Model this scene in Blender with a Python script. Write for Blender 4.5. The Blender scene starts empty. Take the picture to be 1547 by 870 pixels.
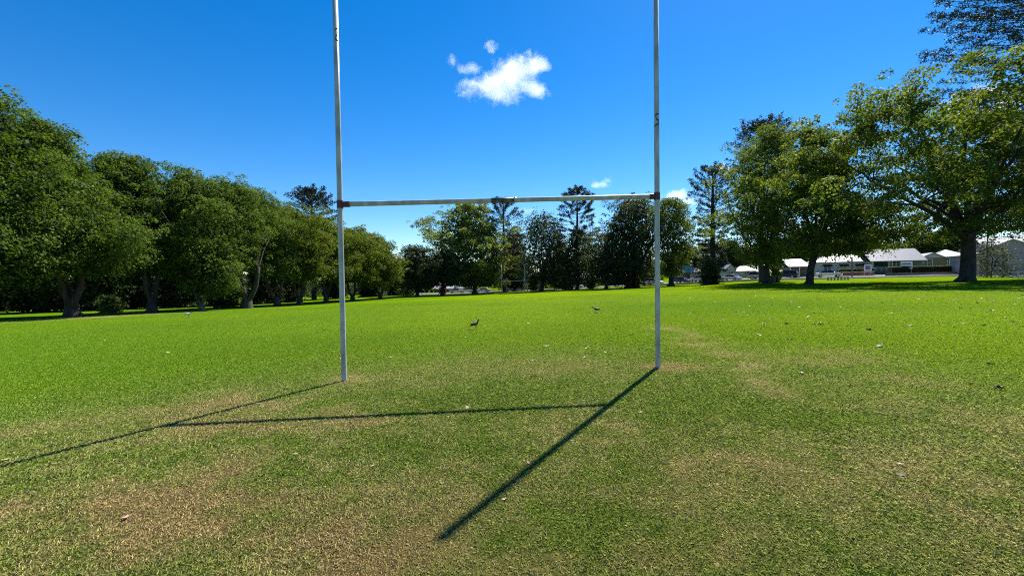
import bpy, bmesh, math, random
import numpy as np
from mathutils import Vector, Matrix, Euler

random.seed(7)
SC = bpy.context.scene
COL = SC.collection
PI = math.pi
R_ = math.radians

# ------------------------------------------------------------------ camera
F = 620.0            # focal length in photograph pixels (1547 wide)
CAMZ = 1.65
PITCH = R_(1.39); ROLL = 0.0140
cam_d = bpy.data.cameras.new('camera')
cam = bpy.data.objects.new('camera', cam_d)
COL.objects.link(cam)
cam_d.sensor_width = 36.0
cam_d.lens = 36.0 * F / 1547.0
cam_d.clip_end = 6000
CAM_R = Matrix.Rotation(PI/2 - PITCH, 3, 'X') @ Matrix.Rotation(-ROLL, 3, 'Z')
cam.matrix_world = Matrix.Translation((0, 0, CAMZ)) @ CAM_R.to_4x4()
SC.camera = cam

def ray(px, py):
    return CAM_R @ Vector(((px - 773.5) / F, -(py - 435.0) / F, -1.0))
def at(px, py, Y):
    """the point that shows at this place of the photograph, Y metres ahead"""
    v = ray(px, py)
    return Vector((0, 0, CAMZ)) + v * (Y / v.y)

# ------------------------------------------------------------------ terrain
_s = [(100,479,37),(220,472,44),(300,468.5,49),(370,465.5,55),(500,458.5,70),(600,450.5,88),(700,446.5,97),
      (777,442.8,101),(900,436.5,106),(1000,431.5,105),(1075,429.5,84),(1157,428,60),(1222,429.5,52),(1461,425,42),
      (650,444.5,120),(780,440,125),(900,433.8,125),(1000,428.7,115),(1100,424.3,98),(1200,421.5,84),(1300,420.5,76),(1460,418.6,62),
      (1250,416.5,93),(1390,413,88),(1500,417,68),(1640,421,60),(520,575,6.97),(994,554,7.21),(-30,484,32),
      (900,431.5,150),(650,442,150),(300,461,75),(100,468,60),(-200,480,50)]
_p = [tuple(at(*q)) for q in _s]
_p += [(0,0,0),(-3,2.4,-.04),(3,2.4,.05),(0,20,-.24),(0,45,-.78),(-20,22,-.72),(24,24,.38),(-60,0,-1.1),(60,0,1.0),
       (0,-20,.2),(-90,150,-2.6),(0,180,-2.6),(90,150,2.0),(90,20,1.6)]
_P = np.array(_p)
def _phi(r2):
    return 0.5 * r2 * np.log(r2 + 1e-9)
_n = len(_P)
_A = np.zeros((_n+3, _n+3))
_d2 = ((_P[:, None, :2] - _P[None, :, :2])**2).sum(-1)
_A[:_n, :_n] = _phi(_d2) + np.eye(_n) * 20.0
_A[:_n, _n] = 1; _A[:_n, _n+1:] = _P[:, :2]
_A[_n:, :_n] = _A[:_n, _n:].T
_W = np.linalg.solve(_A, np.concatenate([_P[:, 2], np.zeros(3)]))
def gz(x, y):
    x = np.clip(np.asarray(x, float), -110, 110); y = np.clip(np.asarray(y, float), -25, 175)
    out = _W[_n] + _W[_n+1]*x + _W[_n+2]*y
    for k in range(_n):
        out = out + _W[k] * _phi((x - _P[k, 0])**2 + (y - _P[k, 1])**2)
    return out
def gzf(x, y): return float(gz(x, y))
def on_ground(px, Y):
    v = ray(px, 430)
    x = v.x / v.y * Y
    return Vector((x, Y, gzf(x, Y)))
def hit(px, py):
    """where this line of sight meets the ground"""
    v = ray(px, py); t = 1.0
    for _ in range(4000):
        p = Vector((0, 0, CAMZ)) + v * t
        if p.z <= gzf(p.x, p.y): return p
        t *= 1.004
    return p

# ------------------------------------------------------------------ noise in numpy
def _hash(ix, iy, s):
    h = (ix.astype(np.int64) * 374761393 + iy.astype(np.int64) * 668265263 + s * 974711) & 0xffffffff
    h = ((h ^ (h >> 13)) * 1274126177) & 0xffffffff
    return ((h ^ (h >> 16)) & 0xffff) / 65535.0
def vnoise(x, y, s=0):
    ix = np.floor(x); iy = np.floor(y); fx = x - ix; fy = y - iy
    fx = fx*fx*(3-2*fx); fy = fy*fy*(3-2*fy)
    a = _hash(ix, iy, s); b = _hash(ix+1, iy, s); c = _hash(ix, iy+1, s); d = _hash(ix+1, iy+1, s)
    return (a*(1-fx)+b*fx)*(1-fy) + (c*(1-fx)+d*fx)*fy
def fbm(x, y, s=0, o=4):
    v = 0; a = .5; t = 0
    for k in range(o):
        v = v + a*vnoise(x, y, s+k*17); t += a
        x = x*2.03+5.1; y = y*2.03+1.7; a *= .5
    return v/t

# ------------------------------------------------------------------ object helpers
def tag(o, label=None, cat=None, group=None, kind=None):
    if label: o['label'] = label
    if cat: o['category'] = cat
    if group: o['group'] = group
    if kind: o['kind'] = kind
    return o
def empty(name, loc=(0,0,0), rz=0.0):
    o = bpy.data.objects.new(name, None); COL.objects.link(o)
    o.location = loc; o.rotation_euler = (0, 0, rz); o.empty_display_size = .2
    return o
def link(name, me, mat, parent=None):
    o = bpy.data.objects.new(name, me); COL.objects.link(o)
    if mat: me.materials.append(mat)
    if parent: o.parent = parent
    return o
def np_mesh(name, V, faces, k, tint=None, col=None, smooth=False):
    """V (N,3); faces (M,k)"""
    me = bpy.data.meshes.new(name)
    V = np.ascontiguousarray(V, np.float32); faces = np.ascontiguousarray(faces, np.int32)
    me.vertices.add(len(V)); me.vertices.foreach_set('co', V.ravel())
    m = len(faces)
    me.loops.add(m*k); me.loops.foreach_set('vertex_index', faces.ravel())
    me.polygons.add(m)
    me.polygons.foreach_set('loop_start', np.arange(0, m*k, k, dtype=np.int32))
    me.polygons.foreach_set('loop_total', np.full(m, k, np.int32))
    if smooth: me.polygons.foreach_set('use_smooth', np.ones(m, bool))
    if tint is not None:
        a = me.attributes.new('tint', 'FLOAT', 'FACE'); a.data.foreach_set('value', np.ascontiguousarray(tint, np.float32))
    if col is not None:
        a = me.attributes.new('col', 'FLOAT_COLOR', 'POINT'); a.data.foreach_set('color', np.ascontiguousarray(col, np.float32).ravel())
    me.update(calc_edges=True)
    return me

class MB:
    """collects shapes for ONE mesh object"""
    def __init__(s): s.v = []; s.f = []
    def add(s, V, Fc):
        o = len(s.v); s.v += [tuple(p) for p in V]; s.f += [tuple(i+o for i in q) for q in Fc]; return s
    def box(s, x0, x1, y0, y1, z0, z1):
        V = [(x,y,z) for x in (x0,x1) for y in (y0,y1) for z in (z0,z1)]
        return s.add(V, [(0,1,3,2),(4,6,7,5),(0,4,5,1),(2,3,7,6),(0,2,6,4),(1,5,7,3)])
    def prism(s, poly, y0, y1):
        """poly in xz, extruded along y"""
        n = len(poly)
        V = [(x,y0,z) for x,z in poly] + [(x,y1,z) for x,z in poly]
        return s.add(V, [tuple(range(n)), tuple(range(2*n-1, n-1, -1))] + [(i,i+n,(i+1)%n+n,(i+1)%n) for i in range(n)])
    def tube(s, pts, rad, n=10, cap=True):
        pts = [Vector(p) for p in pts]
        if not hasattr(rad, '__len__'): rad = [rad]*len(pts)
        V = []; Fc = []
        up = Vector((0.13,0.21,1)).normalized()
        prev = None
        for i, p in enumerate(pts):
            t = (pts[min(i+1,len(pts)-1)] - pts[max(i-1,0)]).normalized()
            if prev is None:
                a = t.cross(up)
                if a.length < .15: a = t.cross(Vector((1,0,0)))
                a.normalize()
            else:
                a = (prev - t*prev.dot(t)).normalized()
            prev = a
            b = t.cross(a)
            for k in range(n):
                w = 2*PI*k/n
                V.append(p + (a*math.cos(w) + b*math.sin(w))*rad[i])
        for i in range(len(pts)-1):
            for k in range(n):
                Fc.append((i*n+k, i*n+(k+1)%n, (i+1)*n+(k+1)%n, (i+1)*n+k))
        if cap:
            Fc.append(tuple(range(n-1,-1,-1))); Fc.append(tuple((len(pts)-1)*n+k for k in range(n)))
        return s.add(V, Fc)
    def ell(s, c, r, nu=12, nv=8):
        V = []; Fc = []
        for j in range(1, nv):
            th = PI*j/nv
            for i in range(nu):
                ph = 2*PI*i/nu
                V.append((c[0]+r[0]*math.sin(th)*math.cos(ph), c[1]+r[1]*math.sin(th)*math.sin(ph), c[2]+r[2]*math.cos(th)))
        t = len(V); V.append((c[0],c[1],c[2]+r[2])); V.append((c[0],c[1],c[2]-r[2]))
        for j in range(nv-2):
            for i in range(nu):
                Fc.append((j*nu+i, (j+1)*nu+i, (j+1)*nu+(i+1)%nu, j*nu+(i+1)%nu))
        for i in range(nu):
            Fc.append((t, i, (i+1)%nu)); Fc.append((t+1, (nv-2)*nu+(i+1)%nu, (nv-2)*nu+i))
        return s.add(V, Fc)
    def mesh(s, name, smooth=False, bevel=0):
        me = bpy.data.meshes.new(name)
        me.from_pydata([tuple(p) for p in s.v], [], s.f)
        bm = bmesh.new(); bm.from_mesh(me)
        bmesh.ops.recalc_face_normals(bm, faces=bm.faces)
        if bevel:
            bmesh.ops.bevel(bm, geom=[e for e in bm.edges if len(e.link_faces)==2 and e.calc_face_angle(0) > .5],
                            offset=bevel, segments=2, affect='EDGES', clamp_overlap=True)
        bm.to_mesh(me); bm.free()
        if smooth:
            for p in me.polygons: p.use_smooth = True
        return me
    def build(s, name, mat, parent=None, smooth=False, bevel=0):
        return link(name, s.mesh(name, smooth, bevel), mat, parent)

# ------------------------------------------------------------------ materials
def new_mat(name):
    m = bpy.data.materials.new(name); m.use_nodes = True
    nt = m.node_tree
    return m, nt, nt.nodes['Principled BSDF'], nt.nodes['Material Output']
def noise_mat(name, c1, c2, scale=8, rough=.7, bump=0, metal=0, detail=5, coord='Object', stretch=(1,1,1), spec=.5, lo=.35, hi=.65):
    m, nt, b, out = new_mat(name)
    tc = nt.nodes.new('ShaderNodeTexCoord'); mp = nt.nodes.new('ShaderNodeMapping'); mp.inputs['Scale'].default_value = stretch
    no = nt.nodes.new('ShaderNodeTexNoise'); no.inputs['Scale'].default_value = scale; no.inputs['Detail'].default_value = detail
    cr = nt.nodes.new('ShaderNodeValToRGB')
    cr.color_ramp.elements[0].position = lo; cr.color_ramp.elements[1].position = hi
    cr.color_ramp.elements[0].color = (*c1,1); cr.color_ramp.elements[1].color = (*c2,1)
    L = nt.links.new
    L(tc.outputs[coord], mp.inputs['Vector']); L(mp.outputs[0], no.inputs['Vector']); L(no.outputs['Fac'], cr.inputs[0]); L(cr.outputs[0], b.inputs['Base Color'])
    b.inputs['Roughness'].default_value = rough; b.inputs['Metallic'].default_value = metal
    b.inputs['Specular IOR Level'].default_value = spec
    if bump:
        bp = nt.nodes.new('ShaderNodeBump'); bp.inputs['Strength'].default_value = bump; bp.inputs['Distance'].default_value = .05
        L(no.outputs['Fac'], bp.inputs['Height']); L(bp.outputs[0], b.inputs['Normal'])
    return m
def leaf_mat(name, dark, mid, light, trans=.35, tcol=None, rough=.6, spec=.12):
    m, nt, b, out = new_mat(name)
    at_ = nt.nodes.new('ShaderNodeAttribute'); at_.attribute_name = 'tint'
    cr = nt.nodes.new('ShaderNodeValToRGB'); e = cr.color_ramp.elements
    e[0].position = 0; e[0].color = (*dark,1); e[1].position = 1; e[1].color = (*light,1)
    k = e.new(.5); k.color = (*mid,1)
    tr = nt.nodes.new('ShaderNodeBsdfTranslucent'); mx = nt.nodes.new('ShaderNodeMixShader'); mx.inputs[0].default_value = trans
    hs = nt.nodes.new('ShaderNodeMix'); hs.data_type = 'RGBA'; hs.blend_type = 'MULTIPLY'; hs.inputs[0].default_value = 1
    hs.inputs[7].default_value = (*(tcol or (1.6,1.7,.6)),1)
    L = nt.links.new
    L(at_.outputs['Fac'], cr.inputs[0]); L(cr.outputs[0], b.inputs['Base Color']); L(cr.outputs[0], hs.inputs[6]); L(hs.outputs[2], tr.inputs['Color'])
    L(b.outputs[0], mx.inputs[1]); L(tr.outputs[0], mx.inputs[2]); L(mx.outputs[0], out.inputs['Surface'])
    b.inputs['Roughness'].default_value = rough; b.inputs['Specular IOR Level'].default_value = spec
    return m
def plain(name, c, rough=.5, metal=0, var=.12, scale=6, spec=.5):
    return noise_mat(name, tuple(v*(1-var) for v in c), tuple(min(1,v*(1+var)) for v in c), scale, rough, 0, metal, spec=spec)

M = {}
M['bark_grey'] = noise_mat('bark_grey', (.014,.012,.010), (.052,.043,.035), 3.5, .9, .9, stretch=(1,1,.25))
M['bark_pale'] = noise_mat('bark_pale', (.045,.039,.032), (.165,.146,.118), 2.2, .85, .5, stretch=(1,1,.4))
M['bark_dark'] = noise_mat('bark_dark', (.018,.015,.013), (.05,.041,.034), 4, .9, .9, stretch=(1,1,.5))
M['leaf_laurel'] = leaf_mat('leaf_laurel', (.026,.044,.009), (.066,.104,.017), (.135,.178,.030), .38, (1.7,1.8,.5))
M['leaf_laurel_yellow'] = leaf_mat('leaf_laurel_yellow', (.036,.056,.008), (.085,.118,.014), (.17,.195,.026), .38, (1.6,1.6,.45))
M['leaf_plane'] = leaf_mat('leaf_plane', (.034,.058,.012), (.076,.112,.019), (.165,.19,.034), .44, (1.7,1.7,.5))
M['leaf_plane_pale'] = leaf_mat('leaf_plane_pale', (.06,.09,.022), (.125,.165,.035), (.24,.265,.07), .48, (1.6,1.6,.6))
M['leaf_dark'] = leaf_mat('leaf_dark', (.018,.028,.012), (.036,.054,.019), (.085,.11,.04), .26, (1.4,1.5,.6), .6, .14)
M['leaf_bunya'] = leaf_mat('leaf_bunya', (.014,.022,.012), (.024,.036,.018), (.046,.060,.030), .12, (1.3,1.4,.7))
M['leaf_shrub'] = leaf_mat('leaf_shrub', (.03,.05,.015), (.07,.11,.03), (.14,.19,.05), .35)
M['leaf_red'] = leaf_mat('leaf_red', (.05,.008,.012), (.10,.014,.02), (.17,.03,.035), .3, (1.5,.8,.8))
M['leaf_grey'] = leaf_mat('leaf_grey', (.06,.065,.045), (.11,.115,.08), (.17,.17,.12), .25, (1.2,1.2,.9))
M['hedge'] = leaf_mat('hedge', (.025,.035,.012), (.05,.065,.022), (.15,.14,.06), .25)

# ------------------------------------------------------------------ ground colour
def _patch(px, py, rx, ry, dry, brown):
    c = hit(px, py); e = hit(px, py+ry); g = hit(px, max(py-ry, 470))
    return (c.x, c.y, abs(rx)/F*c.y, max(.15, (g.y-e.y)*.5), dry, brown)
PATCH = [_patch(*q) for q in [
    (120,810,330,100,.55,.8),(330,760,240,55,.52,.95),(280,625,150,26,.6,.7),(345,648,90,14,.35,.9),(560,640,60,12,.4,.8),(480,650,120,26,.3,.3),
    (1020,554,42,6,.9,.95),(975,556,30,5,.6,.6),(540,573,50,6,.75,.25),(1012,497,26,6,.9,.1),(1040,508,32,5,.9,.12),(1068,520,30,5,.9,.12),(1092,533,28,6,.8,.1),(1118,552,28,7,.7,.08),(1145,575,28,8,.65,.08),(1168,592,28,8,.6,.08),
    (1220,540,130,18,.5,.5),(1385,575,60,12,.45,.75),(950,640,150,28,.4,.25),(985,725,200,40,.08,.4),(1330,760,300,90,.24,.2),(1180,690,200,40,.35,.3),
    (800,545,120,16,.3,.4),(660,770,130,60,.35,.5),(1000,840,220,50,.4,.6),(520,820,140,60,.55,.6),(40,650,120,26,.35,.4),(600,860,160,20,.4,.3),(1480,640,90,40,.45,.3),
    (105,480,70,4,.9,.55),(230,473,40,3,.8,.55),(840,560,90,10,.3,.4)]]
GREENP = [_patch(*q) for q in [(860,790,110,50,.5,0),(1050,600,110,20,.45,0),(1120,630,120,22,.4,0),(720,600,200,20,.3,0),(520,600,120,12,.3,0)]]
def lawn(x, y):
    """linear colour of the turf at a place on the field: green, straw and bare-earth mixed"""
    x = np.asarray(x, float); y = np.asarray(y, float)
    r = np.hypot(x, y)
    ux = (fbm(x*1.1+9, y*1.1, 3)-.5)*2.6 + (fbm(x*4.1, y*4.1+3, 8, 3)-.5)*.7; uy = (fbm(x*1.1, y*1.1+7, 5)-.5)*2.2 + (fbm(x*4.1+5, y*4.1, 9, 3)-.5)*.7
    n1 = fbm(x*.55+3, y*.55, 11); n2 = fbm(x*2.3, y*2.3+4, 21); n3 = fbm(x*.09, y*.09+2, 31)
    near = 1/(1+np.exp((r-7.6)/1.1))
    n4 = fbm(x*6.5+1, y*6.5, 41, 3)
    dry = near*.30 + near*(n1-.5)*.55 + (n2-.5)*.9*(near*.85+.08) + (n4-.5)*1.1*near
    brown = (n1*.45)*near
    for (cx,cy,rx,ry,d,b) in PATCH:
        s_ = min(1.0, 1.1*min(rx, ry)); q = np.exp(-(((x+ux*s_-cx)/rx)**2 + ((y+uy*s_-cy)/ry)**2)*1.2)
        dry = dry + q*d; brown = brown + q*b*.8
    for (cx,cy,rx,ry,d,b) in GREENP:
        s_ = min(1.0, 1.1*min(rx, ry)); q = np.exp(-(((x+ux*s_-cx)/rx)**2 + ((y+uy*s_-cy)/ry)**2)*1.2)
        dry = dry - q*d
    dry = np.clip(dry, 0, 1)[..., None]; brown = np.clip(brown, 0, 1)[..., None]
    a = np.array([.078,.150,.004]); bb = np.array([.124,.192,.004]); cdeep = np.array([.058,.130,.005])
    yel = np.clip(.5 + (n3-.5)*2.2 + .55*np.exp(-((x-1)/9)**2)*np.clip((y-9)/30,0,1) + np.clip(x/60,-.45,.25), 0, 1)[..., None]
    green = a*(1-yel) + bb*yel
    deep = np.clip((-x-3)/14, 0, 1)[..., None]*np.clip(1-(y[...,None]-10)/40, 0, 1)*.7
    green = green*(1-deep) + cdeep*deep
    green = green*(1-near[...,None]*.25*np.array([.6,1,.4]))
    straw = np.array([.225,.195,.060]); earth = np.array([.225,.108,.058])
    d2 = straw*(1-brown*.8) + earth*brown*.8
    c = green*(1-dry*.88) + d2*dry*.88
    return c, dry[..., 0]

# ground: one sheet, fine near the camera
def axis(lim_lo, lim_hi, step0, grow):
    a = [0.0]; s = step0
    while a[-1] < lim_hi: a.append(a[-1]+s); s = step0 + abs(a[-1])*grow
    b = [0.0]; s = step0
    while b[-1] > lim_lo: b.append(b[-1]-s); s = step0 + abs(b[-1])*grow
    return np.array(sorted(set(a+b)))
gx = axis(-1500, 1500, .12, .03); gy = axis(-300, 2500, .12, .028)
GX, GY = np.meshgrid(gx, gy)
GZ = gz(GX, GY) + (fbm(GX*.8, GY*.8, 77)-.5)*.02
c_, d_ = lawn(GX, GY)
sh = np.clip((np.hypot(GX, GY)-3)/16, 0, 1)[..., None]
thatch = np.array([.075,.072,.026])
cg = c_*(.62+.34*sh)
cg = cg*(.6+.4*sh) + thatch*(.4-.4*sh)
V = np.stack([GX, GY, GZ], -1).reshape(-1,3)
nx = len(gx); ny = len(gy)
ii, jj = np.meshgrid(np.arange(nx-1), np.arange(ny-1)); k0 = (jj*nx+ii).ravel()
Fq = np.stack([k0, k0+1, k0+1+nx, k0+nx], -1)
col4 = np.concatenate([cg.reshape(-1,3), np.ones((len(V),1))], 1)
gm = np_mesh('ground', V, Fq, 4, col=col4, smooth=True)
m, nt, b, out = new_mat('turf')
L = nt.links.new
atn = nt.nodes.new('ShaderNodeAttribute'); atn.attribute_name = 'col'
tc = nt.nodes.new('ShaderNodeTexCoord')
def tn(scale, detail=4, rough=.6):
    n = nt.nodes.new('ShaderNodeTexNoise'); n.inputs['Scale'].default_value = scale; n.inputs['Detail'].default_value = detail; n.inputs['Roughness'].default_value = rough
    L(tc.outputs['Object'], n.inputs['Vector']); return n
n_f = tn(22, 6, .75); n_m = tn(2.2, 5, .65); n_l = tn(.16, 3, .5)
def mapr(n, a, bq, lo, hi):
    r = nt.nodes.new('ShaderNodeMapRange'); r.inputs[1].default_value = a; r.inputs[2].default_value = bq; r.inputs[3].default_value = lo; r.inputs[4].default_value = hi
    L(n.outputs['Fac'], r.inputs[0]); return r
def mul(x, y):
    q = nt.nodes.new('ShaderNodeMath'); q.operation = 'MULTIPLY'; L(x.outputs[0], q.inputs[0]); L(y.outputs[0], q.inputs[1]); return q
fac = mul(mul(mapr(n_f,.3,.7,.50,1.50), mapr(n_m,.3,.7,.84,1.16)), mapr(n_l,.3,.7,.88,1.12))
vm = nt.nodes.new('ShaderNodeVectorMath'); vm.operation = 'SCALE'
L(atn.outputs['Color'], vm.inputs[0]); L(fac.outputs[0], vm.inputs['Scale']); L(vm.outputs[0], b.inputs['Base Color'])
b.inputs['Roughness'].default_value = .9; b.inputs['Specular IOR Level'].default_value = .0
bp = nt.nodes.new('ShaderNodeBump'); bp.inputs['Strength'].default_value = .55; bp.inputs['Distance'].default_value = .04
L(n_f.outputs['Fac'], bp.inputs['Height']); L(bp.outputs[0], b.inputs['Normal'])
M['turf'] = m
tag(link('ground', gm, m), kind='structure')

# mown grass blades on the nearer field
rng = np.random.default_rng(3)
NB = 1950000
# radius: dense to 3.5 m and thinning with distance
rr = np.linspace(1.2, 62, 6000)
dens = np.where(rr < 3.4, 1.0, (3.4/rr)**1.6)*np.clip((62-rr)/34,0,1)
cdf = np.cumsum(dens*rr); cdf /= cdf[-1]
br = np.interp(rng.random(NB), cdf, rr)
ba = (rng.random(NB)*2-1)*R_(66)
bx = br*np.sin(ba); by = br*np.cos(ba)
bc, bdry = lawn(bx, by)
bz = gz(bx, by)
keep = rng.random(NB) < (1-.12*bdry)
bx,by,bz,br,bc,bdry = bx[keep],by[keep],bz[keep],br[keep],bc[keep],bdry[keep]
NB = len(bx)
sc = np.maximum(1, br/3.4)**.62
hgt = (.008+.013*rng.random(NB)) * (1-.22*bdry) * np.minimum(sc, 1.35)
wid = (.0015+.0016*rng.random(NB)) * sc**1.15
th = rng.random(NB)*2*PI; le = (.4+1.6*rng.random(NB))*hgt
# which blades are dead straw, which are green
u = rng.random(NB)
dead = (u < .12+.55*bdry)[:, None]
vary = (1+(.40+1.2*rng.random(NB)**1.1-.95)*np.clip(1.25-br/14,.25,1))[:, None]
grn = np.stack([.082+.055*rng.random(NB), .150+.07*rng.random(NB), .004+.006*rng.random(NB)], -1)
mixc = bc*.62 + grn*.38
stw = np.array([.32,.265,.115])*.36 + bc*.78
colb = np.where(dead, stw, mixc)*vary*(1.66+.0*np.clip((br-6)/10,0,1))[:,None]
dull = (.26*np.clip((11-br)/4,0,1))[:,None]      # the drier goal-mouth turf is an olive, less vivid green
colb = colb*(1-dull) + (colb@np.array([.3,.6,.1]))[:,None]*np.array([1.12,1.06,.55])*dull
dx = np.cos(th); dy = np.sin(th)
ox = -dy*wid; oy = dx*wid
P0 = np.stack([bx-ox, by-oy, bz-.002], -1); P1 = np.stack([bx+ox, by+oy, bz-.002], -1)
P2 = np.stack([bx+dx*le*.45+ox*.8, by+dy*le*.45+oy*.8, bz+hgt*.72], -1)
P3 = np.stack([bx+dx*le, by+dy*le, bz+hgt*(.5+.5*rng.random(NB))], -1)
VB = np.stack([P0,P1,P2,P3], 1).reshape(-1,3)
FB = np.arange(NB*4, dtype=np.int32).reshape(-1,4)
CB = np.repeat(np.concatenate([colb, np.ones((NB,1))], 1), 4, axis=0)
bmesh_ = np_mesh('grass', VB, FB, 4, col=CB)
m, nt, b, out = new_mat('grass_blade')
a_ = nt.nodes.new('ShaderNodeAttribute'); a_.attribute_name = 'col'
tr = nt.nodes.new('ShaderNodeBsdfTranslucent'); mx = nt.nodes.new('ShaderNodeMixShader'); mx.inputs[0].default_value = .38
nt.links.new(a_.outputs['Color'], b.inputs['Base Color']); nt.links.new(a_.outputs['Color'], tr.inputs['Color'])
nt.links.new(b.outputs[0], mx.inputs[1]); nt.links.new(tr.outputs[0], mx.inputs[2]); nt.links.new(mx.outputs[0], out.inputs['Surface'])
b.inputs['Roughness'].default_value = .6; b.inputs['Specular IOR Level'].default_value = .04
tag(link('grass', bmesh_, m), 'short mown grass with green and straw coloured blades', 'grass', kind='stuff')

# ------------------------------------------------------------------ goal posts
M['post'] = noise_mat('post_paint', (.25,.25,.235), (.46,.455,.43), 9, .42, .05, stretch=(1,1,.35), lo=.3, hi=.6)
M['clamp'] = noise_mat('clamp_paint', (.055,.010,.016), (.11,.022,.03), 30, .5)
M['tape'] = noise_mat('tape', (.02,.02,.02), (.16,.15,.12), 14, .6)
M['ink'] = plain('black_marking', (.012,.013,.02), .5)
M['steel'] = plain('galvanised_steel', (.38,.40,.42), .45, .5)
def stroke_on_post(mb, pts, r, zc, face, h, w, thick):
    """a painted stroke wrapped on the round post: pts in (u,v), u across, v up"""
    P = []
    for i in range(len(pts)-1):
        (u0,v0),(u1,v1) = pts[i], pts[i+1]
        n = 5
        for k in range(n+1):
            t = k/n
            P.append((u0+(u1-u0)*t, v0+(v1-v0)*t))
    for i in range(len(P)-1):
        (u0,v0),(u1,v1) = P[i],P[i+1]
        if abs(u0-u1)+abs(v0-v1) < 1e-6: continue
        dx_,dy_ = u1-u0, v1-v0; l = math.hypot(dx_,dy_); nx_,ny_ = -dy_/l*thick/2, dx_/l*thick/2
        V = []
        for (u,v) in ((u0-nx_,v0-ny_),(u0+nx_,v0+ny_),(u1+nx_,v1+ny_),(u1-nx_,v1-ny_)):
            a = face + u*w/r
            V.append(((r+.0015)*math.sin(a), -(r+.0015)*math.cos(a), zc+v*h))
        mb.add(V, [(0,1,2,3)])
def goal(baseL, baseR, height, bar_z, name_label, grp, detail, rp=.044, rb=.042):
    L_, R2 = Vector(baseL), Vector(baseR)
    c = (L_+R2)/2
    t = empty('goal_posts', c)
    tag(t, name_label, 'goal posts', grp)
    for side, p in ((0, L_), (1, R2)):
        q = p-c
        mb = MB(); n = 24
        zs = [0-.3, .0, bar_z-.3, bar_z, bar_z+1.5, height]
        mb.tube([(0,0,z) for z in zs], [rp]*len(zs), 24)
        o = mb.build('upright', M['post'], t, smooth=True); o.location = q
        for pl in o.data.polygons:
            if len(pl.vertices) > 4: pl.use_smooth = False
        o.rotation_euler = (0, 0, 0)
        if detail:
            mk = MB()
            face = math.atan2(-p.x, p.y) * -1.0
            face = math.atan2(-p.x, p.y)
            if side == 0:
                s = [(-.1,.36),(.05,.5),(.35,.5),(.45,.33),(.35,.1),(.0,-.16),(-.12,-.42),(.5,-.46)]
                zc = 5.94-.14
            else:
                s = [(.5,.5),(-.25,.44),(-.2,.3),(.05,-.02),(.45,.0),(.5,-.2),(.4,-.36),(-.5,-.52)]
                zc = 4.31
            stroke_on_post(mk, s, rp, zc, face, .20, .075, .13)
            mk.build('number_marking', M['ink'], o)
    d = (R2-L_); dn = d.normalized()
    b0 = L_-c+Vector((0,0,bar_z)); b1 = R2-c+Vector((0,0,bar_z))
    e0 = b0+dn*(rp*.6); e1 = b1-dn*(rp*.6)
    bar = MB().tube([e0.lerp(e1, k/8) for k in range(9)], rb, 24).build('crossbar', M['post'], t, smooth=True)
    if detail:
        m1 = e0.lerp(e1, .468); m2 = e0.lerp(e1, .545)
        MB().tube([m1, m2], rb+.003, 24).build('tape_band', M['tape'], bar, smooth=True)
        MB().tube([e0.lerp(e1,.541), e0.lerp(e1,.549)], rb+.006, 24).build('join_ring', M['steel'], bar, smooth=True)
        for s, bb in ((1, b0), (-1, b1)):
            cl = MB().tube([bb+Vector((0,0,-.066)), bb+Vector((0,0,.066))], rp+.008, 24)
            cl.tube([bb+dn*s*(rp*.5), bb+dn*s*(.165 if s>0 else .14)], rb+.008, 24)
            cl.tube([bb+dn*s*.1+Vector((0,-.07,0)), bb+dn*s*.1+Vector((0,.07,0))], .008, 8)
            cl.build('clamp_collar', M['clamp'], t, smooth=False, bevel=.004)
        for s, q in ((0, L_), (1, R2)):
            pass
    return t
gL = at(520, 575, 6.97); gR = at(994, 554.5, 7.21)
gL.z = gzf(gL.x, gL.y); gR.z = gzf(gR.x, gR.y)
goal(gL, gR, 6.75, 3.0, 'white rugby goal posts with dark red clamps casting long shadows on the near grass', 'rugby goals', True)
fL = on_ground(758, 101); fR = on_ground(793, 101)
goal(fL, fR, 7.1, 3.0, 'small distant white rugby goal before the dark trees', 'rugby goals', False, .085, .075)

# ------------------------------------------------------------------ trees
def leaf_quads(C, N, S, rng, ratio=.55, jit=.9):
    n = len(C)
    N = N + rng.normal(size=(n,3))*jit
    N /= np.linalg.norm(N, axis=1, keepdims=True)+1e-9
    T = rng.normal(size=(n,3)); T -= N*(T*N).sum(1, keepdims=True); T /= np.linalg.norm(T, axis=1, keepdims=True)+1e-9
    B = np.cross(N, T)
    S = np.asarray(S).reshape(-1,1)
    a = T*S*.5; b_ = B*S*.5*ratio
    V = np.stack([C-a, C+b_-a*.15+N*S*.06, C+a, C-b_-a*.15+N*S*.06], 1).reshape(-1,3)
    return V
def rdir(rng, n):
    d = rng.normal(size=(n,3)); return d/np.linalg.norm(d, axis=1, keepdims=True)

class Profile:
    def __init__(s, rows, px, Y, base):
        """rows: (py, left, right) of the silhouette, in photo pixels at distance Y -> heights, centre offsets and radii in metres"""
        z=[];cx=[];r=[]
        for (py,l,rg) in rows:
            a = at(l,py,Y); b2 = at(rg,py,Y)
            z.append((a.z+b2.z)/2-base.z); cx.append((a.x+b2.x)/2-base.x); r.append((b2.x-a.x)/2)
        o = np.argsort(z); s.z=np.array(z)[o]; s.cx=np.array(cx)[o]; s.r=np.array(r)[o]
        s.top=s.z[-1]; s.bot=s.z[0]
    def at(s, z): return np.interp(z,s.z,s.cx), np.interp(z,s.z,s.r)

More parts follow.
